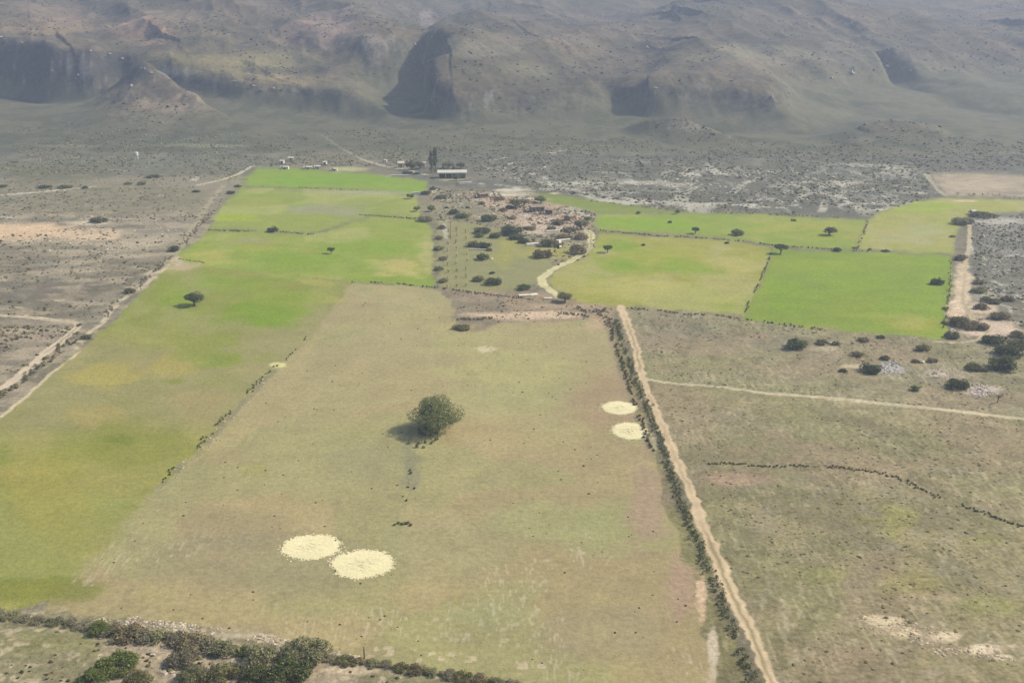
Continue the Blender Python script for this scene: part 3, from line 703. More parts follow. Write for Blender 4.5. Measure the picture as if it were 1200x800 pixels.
# ------------------------------------------------------------------ plants
def leaf_cloud(n, pts_fn, size, cols, seed, up=.25):
    """n leaf clumps (quads bent into two triangles) spread by pts_fn; returns verts, quads, colours"""
    r = np.random.default_rng(seed)
    p, nrm = pts_fn(r, n)
    nrm = nrm+r.normal(0, .55, p.shape); nrm[:, 2] += up
    nrm /= np.linalg.norm(nrm, axis=1)[:, None]+1e-9
    t = np.cross(nrm, r.normal(0, 1, p.shape)); t /= np.linalg.norm(t, axis=1)[:, None]+1e-9
    b = np.cross(nrm, t)
    s = size*r.uniform(.55, 1.35, n)[:, None]
    s2 = s*r.uniform(.5, 1.0, n)[:, None]
    q = np.stack([p-t*s-b*s2*.3, p+b*s2*r.uniform(-1.1, -.5, n)[:, None]+nrm*s*.25, p+t*s+b*s2*.2, p+b*s2*r.uniform(.5, 1.1, n)[:, None]+nrm*s*.2], 1)
    c = np.array(cols)[r.integers(0, len(cols), n)]*r.uniform(.75, 1.25, n)[:, None]
    return q.reshape(-1, 3), np.arange(n*4).reshape(-1, 4), np.repeat(c, 4, 0)
def lobes(r0, kind, seed, nl):
    r = np.random.default_rng(seed)
    L = []
    for k in range(nl):
        a = r.uniform(0, 2*math.pi); q = math.sqrt(r.uniform(.02, 1))
        if kind == 'round':   rr = q*.66; z = .84+.46*math.cos(q*1.5)*r.uniform(-.75, 1.); s = r.uniform(.28, .40)
        elif kind == 'dome':  rr = q*.68; z = .34+.46*math.cos(q*1.5)*r.uniform(-.3, 1.); s = r.uniform(.28, .40)
        elif kind == 'great': rr = q*.70; z = .62+.50*math.cos(q*1.35)*r.uniform(-.7, 1.); s = r.uniform(.24, .42)
        elif kind == 'flat':  rr = q*.74; z = .86+.16*(1-q)+r.uniform(-.06, .06); s = r.uniform(.22, .32)
        elif kind == 'bush':  rr = q*.72; z = .26+.42*(1-q*q)*r.uniform(.4, 1.1); s = r.uniform(.26, .40)
        elif kind == 'tall':  rr = q*.5; z = r.uniform(.35, 2.0); s = .42*(1-max(0, z-1.3)*.7); rr *= (1-max(0, z-1.3)*.9)
        else:                 rr = q*.72; z = .5; s = .3
        L.append((rr*math.cos(a)*r0, rr*math.sin(a)*r0, z*r0, s*r0))
    return np.array(L)
def lobe_pts(L):
    def fn(r, n):
        k = r.integers(0, len(L), n)
        d = r.normal(0, 1, (n, 3)); d /= np.linalg.norm(d, axis=1)[:, None]
        rad = L[k, 3]*r.uniform(.55, 1.05, n)**.6
        p = L[k, :3]+d*rad[:, None]*np.array([1, 1, .85])
        p[:, 2] = np.maximum(p[:, 2], .03)
        return p, d
    return fn
def tube(pts, rad, n=6):
    vs = []; fs = []
    for i, (p, r) in enumerate(zip(pts, rad)):
        p = Vector(p)
        d = (Vector(pts[min(i+1, len(pts)-1)])-Vector(pts[max(i-1, 0)])).normalized()
        a = d.orthogonal().normalized(); b = d.cross(a)
        for k in range(n):
            t = 2*math.pi*k/n; vs.append(p+(a*math.cos(t)+b*math.sin(t))*r)
    for i in range(len(pts)-1):
        for k in range(n):
            fs.append((i*n+k, i*n+(k+1) % n, (i+1)*n+(k+1) % n, (i+1)*n+k))
    fs.append(tuple(range(n))[::-1]); fs.append(tuple(range((len(pts)-1)*n, len(pts)*n)))
    return vs, fs
def trunk_geo(r0, L, seed, base_r, nb=5):
    r = random.Random(seed); V_ = []; F_ = []
    def add(pts, rad):
        v, f = tube(pts, rad); o = len(V_); V_.extend(v); F_.extend([tuple(o+i for i in t) for t in f])
    top = L[:, 2].mean()*.8
    fork = top*.45
    add([(0, 0, -.25), (.02*r0, 0, fork*.5), (0, .02*r0, fork), (0, 0, top)], [base_r*1.35, base_r, base_r*.8, base_r*.35])
    for k in r.sample(range(len(L)), min(nb, len(L))):
        c = L[k]
        add([(0, 0, fork*.9), (c[0]*.45, c[1]*.45, fork+(c[2]-fork)*.55), (c[0]*.95, c[1]*.95, c[2])], [base_r*.55, base_r*.36, base_r*.12])
    return V_, F_
def P4(*c): return [C(*x)*1.62 for x in c]
PAL = {
 'olive': P4((120,116,74),(106,104,66),(136,130,84),(94,94,58)),
 'dark':  P4((92,98,58),(80,88,52),(106,110,66),(68,76,46)),
 'green': P4((112,120,60),(98,110,54),(128,134,70),(84,96,48)),
 'grey':  P4((136,134,96),(122,122,86),(150,146,106),(108,108,76)),
 'great': P4((122,126,80),(108,114,70),(138,140,92),(94,100,62)),
 'young': [c*1.3 for c in P4((176,168,106),(164,158,98),(186,176,114),(154,150,92))],
 'ash':   P4((142,134,106),(128,122,96),(156,146,116),(114,110,84)),
 'brown': P4((134,120,88),(118,108,78),(148,134,98),(104,96,70)),
}
PROTO = {}
def proto(kind, pal, n, var, leaf=.075):
    """crown and trunk meshes of a plant one metre in radius"""
    key = (kind, pal, n, var)
    if key in PROTO: return PROTO[key]
    sd = 1000+var*17+len(kind)
    L = lobes(1.0, kind, sd, {'round': 20, 'flat': 22, 'bush': 15, 'tall': 26, 'dome': 20, 'great': 24}[kind])
    ls = leaf*math.sqrt(1400/n)
    v, f, c = leaf_cloud(n, lobe_pts(L), ls, PAL[pal], sd+5)
    o = mesh_obj('crown', v, f, M_LEAF, None, c)
    cm = o.data; bpy.data.objects.remove(o)
    tv, tf = trunk_geo(1.0, L, sd, {'bush': .035, 'dome': .05, 'great': .07}.get(kind, .085), 6)
    o = mesh_obj('trunk', tv, tf, M_BARK); tm = o.data; bpy.data.objects.remove(o)
    PROTO[key] = (cm, tm); return cm, tm
_vc = [0]
def plant(u, v, wpx, kind, pal, label, group, hr=1.0, name=None, parts=True, n=None, cat=None):
    """u, v: middle of the plant in the photo; wpx: its width there"""
    x, y = G(u, v)
    for _ in range(3):
        d = math.sqrt(x*x+y*y+CAM_H**2); R = wpx/2*d/F*1.15
        zc = {'round': .82, 'dome': .5, 'great': .72, 'flat': .80, 'bush': .42, 'tall': 1.2}[kind]*R*hr
        vb = v+zc*math.cos(math.atan2(CAM_H, y))*F/d
        x, y = G(u, vb)
    z = hz(x, y)
    _vc[0] += 1; var = _vc[0] % 4
    n = n or (3200 if wpx > 40 else 1500 if wpx > 16 else 500 if wpx > 8 else 200)
    cm, tm = proto(kind, pal, n, var)
    rz = random.uniform(0, 6.28)
    sc = (R*random.uniform(.95, 1.05), R*random.uniform(.95, 1.05), R*hr)
    low = kind in ('bush', 'dome')
    nm = name or ('shrub' if low else 'tree')
    cat = cat or ('shrub' if low else 'tree')
    if parts:
        e = empty(nm, (x, y, z), rz, sc)
        for mn_, me in (('foliage' if low else 'crown', cm), ('stems' if low else 'trunk', tm)):
            o = bpy.data.objects.new(mn_, me); COL.objects.link(o); o.parent = e
    else:
        e = bpy.data.objects.new(nm, cm); COL.objects.link(e); e.location = (x, y, z-.03*R); e.rotation_euler = (0, 0, rz); e.scale = sc
    tag(e, label, cat, group); return e

GF = 'trees dotted over the green pastures'
T = [ # u v w kind palette hr label
 (228,349,22,'round','dark',.85,'lone dark round tree casting a long shadow on the long green pasture'),
 (320,268,13,'dome','dark',.9,'small dark roundish bush on the thin hedge line of the upper left pasture'),
 (388,292,9,'flat','green',1.1,'tiny flat-topped tree alone in the green strip below the hedge line'),
 (712,290,11,'flat','dark',1.1,'small flat-topped tree just right of the cream track bend'),
 (815,269,10,'flat','dark',1.0,'small flat-topped tree above the dark ditch in the tree-dotted pasture'),
 (863,272,15,'bush','olive',.9,'wide dark bush on the ditch at the middle of the tree-dotted pasture'),
 (915,290,15,'flat','dark',1.0,'flat-topped dark tree at the corner of the deep green pasture'),
 (972,270,16,'round','olive',.7,'roundish olive bush standing in the pale pasture above the deep green one'),
 (981,292,10,'dome','dark',.8,'small dark bush on the upper edge of the deep green pasture'),
 (1099,329,15,'dome','dark',.9,'dark round bush inside the right end of the deep green pasture'),
 (852,284,5,'bush','dark',1.,'tiny dark shrub below the ditch near the flat-topped corner tree'),
 (754,286,5,'bush','dark',1.,'tiny dark shrub in the yellow green pasture right of the cream track tree'),
 (785,260,5,'bush','dark',1.,'tiny dark shrub in the middle of the tree-dotted pasture'),
 (748,249,6,'bush','olive',1.,'small shrub on the upper left edge of the tree-dotted pasture'),
 (794,248,7,'round','olive',1.,'small faint tree on the upper edge of the tree-dotted pasture'),
 (930,257,6,'bush','olive',.8,'small low shrub near the top right of the tree-dotted pasture'),
 (1038,294,9,'bush','dark',.5,'low flat dark shrub on the pasture edge right of the small dark bush'),
 (1019,292,5,'bush','brown',.7,'tiny brown shrub on the pasture edge beside the low flat one'),
 (1002,290,7,'bush','brown',.6,'low brown shrub where three pastures meet'),
]
for u, v, w, k, p, hr, lab in T:
    plant(u, v, w, k, p, lab, GF, hr, n=2600 if w > 20 else None, parts=w >= 8)
plant(514,482,62,'great','great','big grey green tree alone in the dry middle field','lone trees in the dry middle field',.86, n=15000)
GR = 'bushes on the scrub at the right'
T = [
 (933,401,26,'round','dark',.75,'dark green dome-shaped bush by itself below the deep green pasture'),
 (964,400,15,'bush','olive',.7,'low olive bush on the left side of a pale rock near the dome bush'),
 (980,401,11,'bush','olive',.7,'low olive bush right beside the pale rock near the dome bush'),
 (1012,397,12,'bush','brown',.8,'small brown bush under the bottom edge of the deep green pasture'),
 (1032,394,9,'bush','dark',.8,'smaller dark bush touching the bottom edge of the deep green pasture'),
 (1004,414,14,'bush','olive',.7,'low olive bush above the pale rubble strip'),
 (1021,429,24,'round','dark',.75,'big dark round bush on the left end of the white rubble'),
 (1037,418,10,'bush','dark',1.,'small dark bush rising behind the big round bush by the white rubble'),
 (988,433,10,'bush','dark',.7,'small dark bush at the left end of a bare cream patch'),
 (1082,407,16,'bush','olive',.85,'squarish olive bush right of the rubble below the pasture corner'),
 (1073,422,9,'bush','brown',.9,'small brown shrub under the squarish olive bush'),
 (1093,421,11,'bush','brown',.9,'thin brown shrub right of the small brown shrub'),
 (1072,454,11,'bush','green',.9,'small green shrub just above the narrow straight track'),
 (1140,428,20,'round','olive',.65,'wide olive bush with a shadow tail left of the biggest bushes'),
 (1153,433,9,'bush','dark',.7,'small dark bush tucked at the right of the wide olive bush'),
 (1122,448,24,'round','dark',.75,'dark round bush on the left of the pinkish rock heap'),
 (1175,424,31,'round','dark',.75,'largest dark bush at the right edge, in front of its twin'),
 (1184,410,32,'round','dark',.6,'dark bush at the right edge touching the largest bush from behind'),
 (1167,397,26,'round','dark',.65,'dark spreading bush above the largest pair on bare pink soil'),
 (1195,402,22,'round','olive',.7,'olive bush cut by the right edge beside the spreading bush'),
 (1192,391,18,'bush','brown',.7,'brownish bush near the right edge behind the olive one'),
 (1126,376,28,'bush','olive',.7,'wide grey olive bush left half of the pasture corner thicket'),
 (1142,380,26,'bush','brown',.7,'wide brownish bush right half of the pasture corner thicket'),
 (1116,392,17,'bush','olive',.85,'olive bush at the bottom right corner of the deep green pasture'),
 (1150,358,16,'bush','brown',.75,'dark reddish brown bush on pale pink soil'),
 (1173,369,21,'bush','brown',.7,'grey brown bush right of and below the reddish brown one'),
 (1146,330,12,'bush','brown',.9,'uppermost brown bush along the pale farm track'),
 (1147,339,15,'bush','olive',.8,'olive bush second from the top along the pale farm track'),
 (1156,350,15,'bush','olive',.7,'olive bush just above the reddish brown one'),
 (1165,352,14,'bush','olive',.7,'flat olive bush between the pale rocks and the reddish brown bush'),
 (1182,349,16,'bush','brown',.6,'low brown bush near the right edge among pale rocks'),
 (1128,259,22,'bush','grey',.7,'grey green bush at the upper end of the pale farm track'),
 (1150,252,30,'bush','olive',.35,'long low bush right of the small white hut'),
 (1126,302,14,'bush','brown',.8,'grey brown bush at the upper right corner of the deep green pasture'),
 (1115,277,7,'bush','dark',.6,'tiny dark shrub on the right edge of the curved pasture'),
 (1108,360,6,'bush','olive',1.,'upper small shrub on the right edge of the deep green pasture'),
 (1106,377,6,'bush','olive',1.,'lower small shrub on the right edge of the deep green pasture'),
]
for u, v, w, k, p, hr, lab in T: k = 'dome' if k == 'round' and ' tree' not in lab else k; hr = hr*1.1 if k == 'dome' else hr; plant(u, v, w, k, p, lab, GR, hr, parts=w >= 10)
GH = 'trees and bushes in the hamlet'
T = [
 (481,229,9,'round','green',.9,'small green tree at the left end of the long white hamlet wall'),
 (500,225,13,'bush','dark',.7,'dark bush right of the long white hamlet wall'),
 (517,230,12,'bush','olive',.8,'olive bush between the white wall and the mud houses'),
 (508,220,8,'bush','dark',.9,'small dark bush between the pasture tip and the hamlet'),
 (489,244,9,'round','olive',.9,'small olive tree at the upper left edge of the hamlet'),
 (506,244,11,'round','green',.8,'green bush right of the small olive tree at the hamlet edge'),
 (498,256,17,'bush','grey',.8,'grey bush at the corner of the two left pastures'),
 (532,248,13,'round','dark',.75,'left one of a touching pair of green bushes in the upper hamlet'),
 (543,252,17,'round','green',.65,'right one of a touching pair of green bushes in the upper hamlet'),
 (573,255,18,'round','dark',.85,'dark pointed bush alone in the middle of the hamlet'),
 (565,269,19,'round','dark',.65,'dark bush left of the biggest bush in the hamlet'),
 (562,275,12,'round','green',.7,'small green bush under the dark one left of the biggest bush'),
 (581,275,14,'round','green',.75,'green round bush just left of the biggest bush in the hamlet'),
 (600,268,27,'round','dark',.7,'biggest dark bush in the middle of the hamlet'),
 (605,276,17,'round','dark',.7,'dark bush touching the bottom of the biggest hamlet bush'),
 (614,281,14,'round','green',.75,'green bush at the lower right of the biggest hamlet bush'),
 (556,285,15,'round','olive',.8,'left bush of the long row above a thin white wall'),
 (568,286,16,'round','dark',.8,'right bush of the long row above a thin white wall'),
 (573,292,8,'bush','olive',.8,'small bush at the right end of the thin white wall'),
 (566,300,16,'round','dark',.75,'dark dome bush with a pale stone at its foot in the khaki plot'),
 (577,319,7,'bush','dark',.7,'tiny dark bush between the dome bush and the bottom pair'),
 (562,325,16,'round','olive',.7,'left bush of the bottom pair in the khaki plot'),
 (578,328,20,'round','dark',.75,'right and darker bush of the bottom pair in the khaki plot'),
 (614,335,17,'round','green',.65,'green bush left of the cream track bend by a white slab'),
 (662,346,19,'round','olive',.75,'round brownish green tree at the lower end of the cream track'),
 (643,283,20,'round','olive',.85,'tall olive bush above the two square brown bushes'),
 (636,296,21,'bush','brown',1.0,'left of two squarish brown bushes beside the cream track'),
 (676,291,22,'bush','brown',.95,'right of two squarish brown bushes beside the cream track'),
 (655,286,10,'round','olive',.8,'small olive bush beside a white ruin in the lower hamlet'),
 (653,260,15,'bush','brown',.9,'brown bush at the left end of the upper right hamlet thicket'),
 (646,267,11,'bush','olive',.9,'small olive bush below the left end of the upper right thicket'),
 (667,270,16,'round','grey',.8,'grey green tree inside the upper right hamlet thicket'),
 (681,262,18,'round','grey',.8,'biggest grey tree at the right of the upper right hamlet thicket'),
 (690,256,10,'bush','olive',.8,'olive bush at the upper right corner of the hamlet'),
 (661,277,18,'bush','brown',.7,'brown bush in the middle of the hamlet near the cream track'),
 (680,277,17,'bush','brown',.7,'brown bush at the top of the cream track'),
 (622,267,19,'bush','brown',.35,'long low dark bush right of the biggest hamlet bush'),
 (600,256,12,'bush','brown',.45,'low dark bush just above the biggest hamlet bush'),
 (604,238,15,'round','olive',.9,'olive tree between mud houses in the upper hamlet'),
 (597,243,10,'bush','green',.8,'green bush under the olive tree between mud houses'),
 (614,236,12,'round','brown',1.,'bare brownish tree right of the olive tree between mud houses'),
 (634,233,17,'round','green',.6,'dark green tree on the edge of the dull green wedge pasture'),
 (585,232,12,'bush','brown',.8,'brown bush at the pale curved bank in the upper hamlet'),
 (589,246,9,'bush','brown',.8,'small brown bush on the left of the bare hamlet yard'),
 (564,238,9,'bush','olive',.8,'small olive bush under the mud houses on the left'),
 (523,243,5,'bush','dark',.9,'tiny dark bush above the touching pair of green bushes'),
 (548,243,5,'bush','dark',.9,'tiny dark bush right above the touching pair of green bushes'),
 (518,266,10,'bush','brown',.9,'topmost grey brown shrub of the brush row on the pasture edge'),
 (514,278,9,'bush','brown',1.,'second shrub from the top of the brush row on the pasture edge'),
 (515,290,12,'bush','grey',.9,'third shrub from the top of the brush row on the pasture edge'),
 (519,302,10,'bush','brown',1.,'middle shrub of the brush row on the pasture edge'),
 (514,314,11,'bush','grey',.9,'lower shrub of the brush row on the pasture edge'),
 (520,328,11,'bush','brown',.9,'lowest shrub of the brush row on the pasture edge'),
 (541,382,21,'bush','olive',.55,'dark square low thicket on the upper edge of the dry middle field'),
]
for u, v, w, k, p, hr, lab in T: k = 'dome' if k == 'round' and ' tree' not in lab else k; hr = hr*1.1 if k == 'dome' else hr; plant(u, v, w, k, p, lab, GH, hr, parts=w >= 10)
GL = 'bushes on the scrub at the left'
T = [
 (116,258,18,'bush','olive',.7,'dark bush alone on the upper rim of the tan bare ground'),
 (204,291,12,'round','dark',.85,'dark bush at the left edge of the pastures above the sand corner'),
 (151,340,14,'bush','olive',.7,'low olive bush on the scrub beside the pasture edge, above the track bend'),
 (230,224,10,'bush','dark',.5,'low dark bush below the short pale track'),
 (270,225,9,'round','dark',.8,'small dark bush near the top of the left pasture edge'),
 (279,218,8,'bush','dark',.6,'small dark bush touching the upper left corner of the pastures'),
 (100,220,7,'bush','dark',.8,'small dark bush on the end of the long pale left track'),
 (52,219,14,'bush','dark',.45,'left bush of the low dark pair along the long pale left track'),
 (76,219,14,'bush','dark',.5,'right bush of the low dark pair along the long pale left track'),
 (180,207,16,'bush','dark',.4,'long low dark bush on the grey scrub above the short pale track'),
 (165,215,12,'bush','olive',.5,'low olive bush left of the short pale track'),
 (3,218,10,'bush','dark',.5,'low dark bush at the very left edge'),
 (150,215,9,'bush','olive',.6,'small olive bush on the scrub between the two pale tracks'),
 (101,394,14,'bush','olive',.6,'flat bush just right of the track bend'),
 (93,380,6,'bush','brown',.8,'tiny brown shrub inside the track bend'),
]
for u, v, w, k, p, hr, lab in T: k = 'dome' if k == 'round' and ' tree' not in lab else k; hr = hr*1.1 if k == 'dome' else hr; plant(u, v, w, k, p, lab, GL, hr, parts=w >= 10)
ORD = 'first second third fourth fifth sixth seventh eighth ninth tenth eleventh twelfth thirteenth fourteenth fifteenth sixteenth seventeenth eighteenth nineteenth twentieth'.split()
GS = 'tall trees around the white farm buildings'
plant(505.5,188,7,'tall','olive','left and shorter of two tall poplars standing together behind the white farm buildings',GS,3.1,n=900)
plant(510.5,185,7,'tall','dark','right and taller of two tall poplars standing together behind the white farm buildings',GS,3.7,n=900)
plant(520,196,6,'tall','olive','thin short poplar in front of the long white farm building',GS,1.3,n=300)
plant(532,198,5,'tall','brown','thin brown tree at the middle of the long white farm building',GS,1.5,n=300)
plant(482,193,14,'round','olive','roundish tree beside the small white hut at the sheds',GS,1.0,n=500)
plant(492,193,11,'round','olive','roundish tree between the small white hut and the poplars',GS,1.0,n=500)
plant(540,194,11,'round','olive','low tree behind the right part of the long white farm building',GS,.8,n=500)
plant(525,193,13,'round','olive','low tree behind the left part of the long white farm building',GS,.8,n=500)
plant(535,207,10,'round','brown','brown tree in front of the long white farm building',GS,.9,n=500)
plant(478,202,11,'bush','dark','dark bush above the left long white wall',GS,.5)
plant(489,203,8,'bush','dark','dark bush above the right long white wall',GS,.6)

for rn, u0, u1, va, vb, nn in (('left', 526, 524, 270, 334, 9), ('middle', 535, 535, 268, 333, 9), ('right', 546, 547, 270, 332, 8)):
    for k in range(nn):
        q = k/(nn-1); plant(u0+(u1-u0)*q+random.uniform(-1, 1), va+(vb-va)*q**1.1, 3.0, 'tall', 'young', '%s tree from the far end of the %s row of slender young trees' % (ORD[k], rn), 'slender young trees in the khaki plot', random.uniform(1.0, 1.5), n=70)
# foreground wall of shrubs along the bottom
GB_ = 'shrubs in the hedgerow along the bottom edge'
def hedge_curve(u):
    return np.interp(u, [-40,0,67,117,157,207,253,287,330,380,420,460,520,600], [716,721,729,735,744,749,757,764,770,772,774,780,789,800])
T = [
 (138,778,42,'bush','green','large green shrub at the bottom left, front row'),
 (112,795,34,'bush','green','green shrub cut by the bottom edge left of the large green one'),
 (165,795,30,'bush','olive','olive shrub cut by the bottom edge right of the large green one'),
 (218,770,34,'bush','ash','brown shrub in front of the hedgerow on pale soil'),
 (227,792,34,'bush','grey','grey shrub at the bottom edge below the brown shrub'),
 (258,790,40,'bush','olive','olive shrub at the bottom edge left of the great grey green clump'),
 (305,770,44,'bush','grey','grey green shrub, left part of the great clump at the bottom'),
 (335,784,54,'bush','dark','darkest and widest shrub of the great clump at the bottom'),
 (358,762,50,'bush','grey','tall grey shrub, right part of the great clump at the bottom'),
 (300,792,40,'bush','dark','dark shrub at the bottom edge under the great clump'),
 (116,736,26,'bush','green','bright green shrub where the left hedgerow grows taller'),
 (287,762,18,'bush','green','small green shrub left of the great clump'),
]
for u, v, w, k, p, lab in T: plant(u, v, w, k, p, lab, GB_, .8, n=3200)
def row(us_, w0, hr, pals, what, group, vfun=hedge_curve, n=1500, dv=0):
    for k, u in enumerate(us_):
        w = w0*random.uniform(.85, 1.2)
        plant(u, float(vfun(u))+dv, w, 'bush', pals[k % len(pals)], '%s %s' % (ORD[k], what), group, hr*random.uniform(.85, 1.15), n=n)
row([-8,10,28,46,64,82,98], 20, .36, ['ash','grey','ash'], 'low shrub from the left edge in the thin grey hedgerow', GB_)
row([132,150,168,186,204,226,244,264], 29, .62, ['ash','brown','ash','grey'], 'shrub right of the bright green one in the thick brown hedgerow', GB_)
row([388,404,420,436,452,470,488,506,524,542,560,580,600], 20, .5, ['ash','olive','brown','grey'], 'low shrub right of the great clump in the brown hedgerow', GB_)

# hedge strip along the left side of the long dirt road, and other thin hedges: each one thing
def hedge(pts, width, hgt, pals, name, label, cat='hedge', per=3.0, leaf=.22, group=None, gaps=.0, seed=1):
    P = [np.array(G(u, v)) for u, v in pts]
    r = np.random.default_rng(seed)
    if 'hedge' in name or 'ditch' in name or 'boundary' in name: width *= .72; hgt *= .66; leaf *= .8; gaps += .06
    Ls = []
    for a, b in zip(P[:-1], P[1:]):
        L = np.linalg.norm(b-a); nn = max(1, int(L*per))
        for k in range(nn):
            q = a+(b-a)*(k+r.random())/nn
            dd = (b-a)/L; off = r.normal(0, width*.4)
            s = width*r.uniform(.22, .55)
            q = q+np.array([-dd[1], dd[0]])*off
            if gaps and vnoise(np.array([q[0]/3.0]), np.array([q[1]/3.0]), 5)[0] < gaps: continue
            Ls.append((q[0], q[1], hgt*r.uniform(.2, .75), min(s, hgt)*r.uniform(.6, 1)))
    if not Ls: return
    L = np.array(Ls); c0 = L[:, :2].mean(0); L[:, 2] += height(L[:, 0], L[:, 1])-0
    z0 = hz(*c0)
    n = int(len(L)*30)
    Lr = L.copy(); Lr[:, 0] -= c0[0]; Lr[:, 1] -= c0[1]; Lr[:, 2] -= z0
    def fn(r2, n):
        k = r2.integers(0, len(Lr), n); d = r2.normal(0, 1, (n, 3)); d /= np.linalg.norm(d, axis=1)[:, None]
        p = Lr[k, :3]+d*(Lr[k, 3]*r2.uniform(.4, 1.05, n))[:, None]
        return p, d
    cols = sum([PAL[p] for p in pals], [])
    v, f, c = leaf_cloud(n, fn, leaf, cols, seed)
    o = mesh_obj(name, v, f, M_LEAF, None, c); o.location = (c0[0], c0[1], z0)
    tag(o, label, cat, group); return o
hedge([(721,374),(727,392),(735,415),(742,438),(752,464),(761,484),(769,505),(778,530),(786,555),(798,590),(811,620),(825,655),(840,690),(853,725),(869,765),(883,800),(895,830)], 1.8, 1.15, ['green','olive','olive','grey','dark'], 'roadside_hedge', 'dense dark green hedge running down the left side of the long dirt road', per=2.9, leaf=.17, seed=3, gaps=.12)
hedge([(714,376),(720,400),(730,430),(740,462),(754,500),(764,528)], 1.0, .5, ['brown','olive'], 'brush_row', 'broken row of brown brush on the dry field side of the roadside hedge', per=1.2, seed=4, gaps=.35)
hedge([(243,270),(262,271),(300,272),(330,272),(368,275)], 1.2, .9, ['dark','olive'], 'field_hedge', 'thin dark hedge line through the roundish bush in the upper left pastures', per=1.3, seed=5, gaps=.3)
hedge([(420,252),(450,254),(488,257)], 1.0, .9, ['dark'], 'field_hedge', 'short dark hedge line left of the grey corner bush', per=1.4, seed=6, gaps=.1)
hedge([(288,218),(320,219),(370,221),(430,224)], .8, .5, ['olive','dark'], 'field_hedge', 'faint hedge line below the bright green strip', per=.8, seed=7, gaps=.4)
hedge([(412,331),(440,331),(470,333),(500,336),(515,337),(545,341),(585,346),(625,351)], 1.0, .7, ['dark','brown'], 'field_hedge', 'thin dark hedge along the upper edge of the dry middle field', per=1.4, seed=8, gaps=.25)
hedge([(702,270),(735,273),(765,276),(790,277),(825,279),(870,283),(910,288),(945,290),(985,293),(1020,295)], 1.4, .8, ['dark','brown'], 'ditch_brush', 'dark brushy ditch line across the tree-dotted pasture', per=1.2, seed=9, gaps=.3)
hedge([(905,292),(899,310),(890,330),(880,350),(873,366)], .9, .7, ['olive','brown'], 'field_hedge', 'broken hedge between the yellow green and deep green pastures', per=1.0, seed=10, gaps=.4)
hedge([(735,361),(770,363),(800,368),(840,369),(872,374),(905,378),(940,383),(1000,390)], 1.2, .8, ['dark','brown','olive'], 'field_hedge', 'dark brushy edge below the yellow green and deep green pastures', per=1.5, seed=11, gaps=.3)
hedge([(1018,258),(1012,272),(1006,290)], 1.0, .7, ['olive'], 'field_hedge', 'thin hedge between the tree-dotted and curved pastures', per=.9, seed=12, gaps=.4)
hedge([(1115,306),(1113,330),(1110,360),(1106,385)], .9, .7, ['olive','brown'], 'field_hedge', 'thin brush line on the right edge of the deep green pasture', per=.9, seed=13, gaps=.4)
hedge([(826,543),(860,543),(900,546),(945,545),(990,548),(1030,553),(1060,562),(1088,576),(1110,585),(1150,600),(1200,617),(1300,640)], 1.5, .34, ['olive','brown'], 'ditch_brush', 'thin brush line crossing the scrub from the long dirt road to the right edge', per=2.4, seed=14, gaps=.30)
hedge([(325,428),(312,438),(300,452),(285,466),(262,490),(240,515),(232,526)], 1.3, .42, ['olive','grey'], 'boundary_brush', 'brushy stony boundary between the long green pasture and the dry field', per=1.5, seed=16, gaps=.42)
hedge([(205,546),(190,566)], .8, .5, ['dark'], 'boundary_brush', 'small dark brush tuft at the lower end of the stony boundary', per=1.0, seed=17, gaps=.2)
hedge([(360,394),(345,412),(333,424)], .6, .4, ['brown'], 'boundary_brush', 'sparse brush at the upper end of the stony boundary', per=.8, seed=18, gaps=.5)
hedge([(492,498),(500,505),(508,512),(498,520),(490,526)], 3.0, .5, ['grey','olive'], 'low_brush', 'low grey brush under the big lone grey green tree', cat='brush', per=1.4, seed=19)
hedge([(477,552),(489,557)], 1.0, .4, ['brown','grey'], 'dead_branches', 'upper small heap of dead branches below the big lone tree', cat='branches', per=.9, seed=20, group='dead branch heaps below the big tree')
hedge([(472,572),(486,573)], .6, .3, ['brown'], 'dead_branches', 'middle small heap of dead branches below the big lone tree', cat='branches', per=.9, seed=21, group='dead branch heaps below the big tree')
hedge([(473,586),(484,588)], .6, .3, ['brown'], 'dead_branches', 'lower small heap of dead branches below the big lone tree', cat='branches', per=.9, seed=22, group='dead branch heaps below the big tree')
hedge([(459,617),(473,614),(487,616)], .9, .4, ['brown','olive'], 'dead_branches', 'spread of dark dead brush above the two pale straw circles', cat='branches', per=1.3, seed=23, group='dead branch heaps below the big tree')
hedge([(676,360),(686,365),(698,365),(712,362)], 1.2, .8, ['brown','grey'], 'brush_fence', 'curved brush fence at the end of the long dirt road', cat='fence', per=1.8, seed=24)
hedge([(654,366),(668,368),(682,369),(690,371)], 1.2, .7, ['brown'], 'brush_heap', 'brown brush heap on bare soil below the round brownish tree', cat='brush', per=1.6, seed=25)
hedge([(536,373),(560,374),(576,372)], 1.2, .6, ['brown','olive'], 'brush_heap', 'dark brush line above the square thicket', cat='brush', per=1.3, seed=26)
hedge([(700,366),(712,374),(716,384)], 1.4, .6, ['brown','olive'], 'brush_heap', 'scattered brush by the upper left side of the long dirt road', cat='brush', per=1.3, seed=27)
hedge([(208,303),(222,305),(240,308)], .7, .4, ['dark'], 'field_hedge', 'short dark hedge above the sand corner of the long pasture', per=1.2, seed=28)
hedge([(1148,374),(1163,372)], .8, .4, ['brown'], 'brush_heap', 'small dark brush heap on pink soil near the corner thicket', cat='brush', per=1., seed=29)
hedge([(792,247),(830,249),(880,251),(930,252),(1010,256)], 2.0, 1.2, ['brown','grey'], 'field_hedge', 'grey brown brush along the far edge of the tree-dotted pasture', per=.7, seed=30, gaps=.45)
hedge([(690,236),(730,240),(760,244),(790,247)], 2.0, 1.3, ['brown','olive'], 'field_hedge', 'brush along the far edge of the dull green wedge pasture', per=.7, seed=31, gaps=.3)
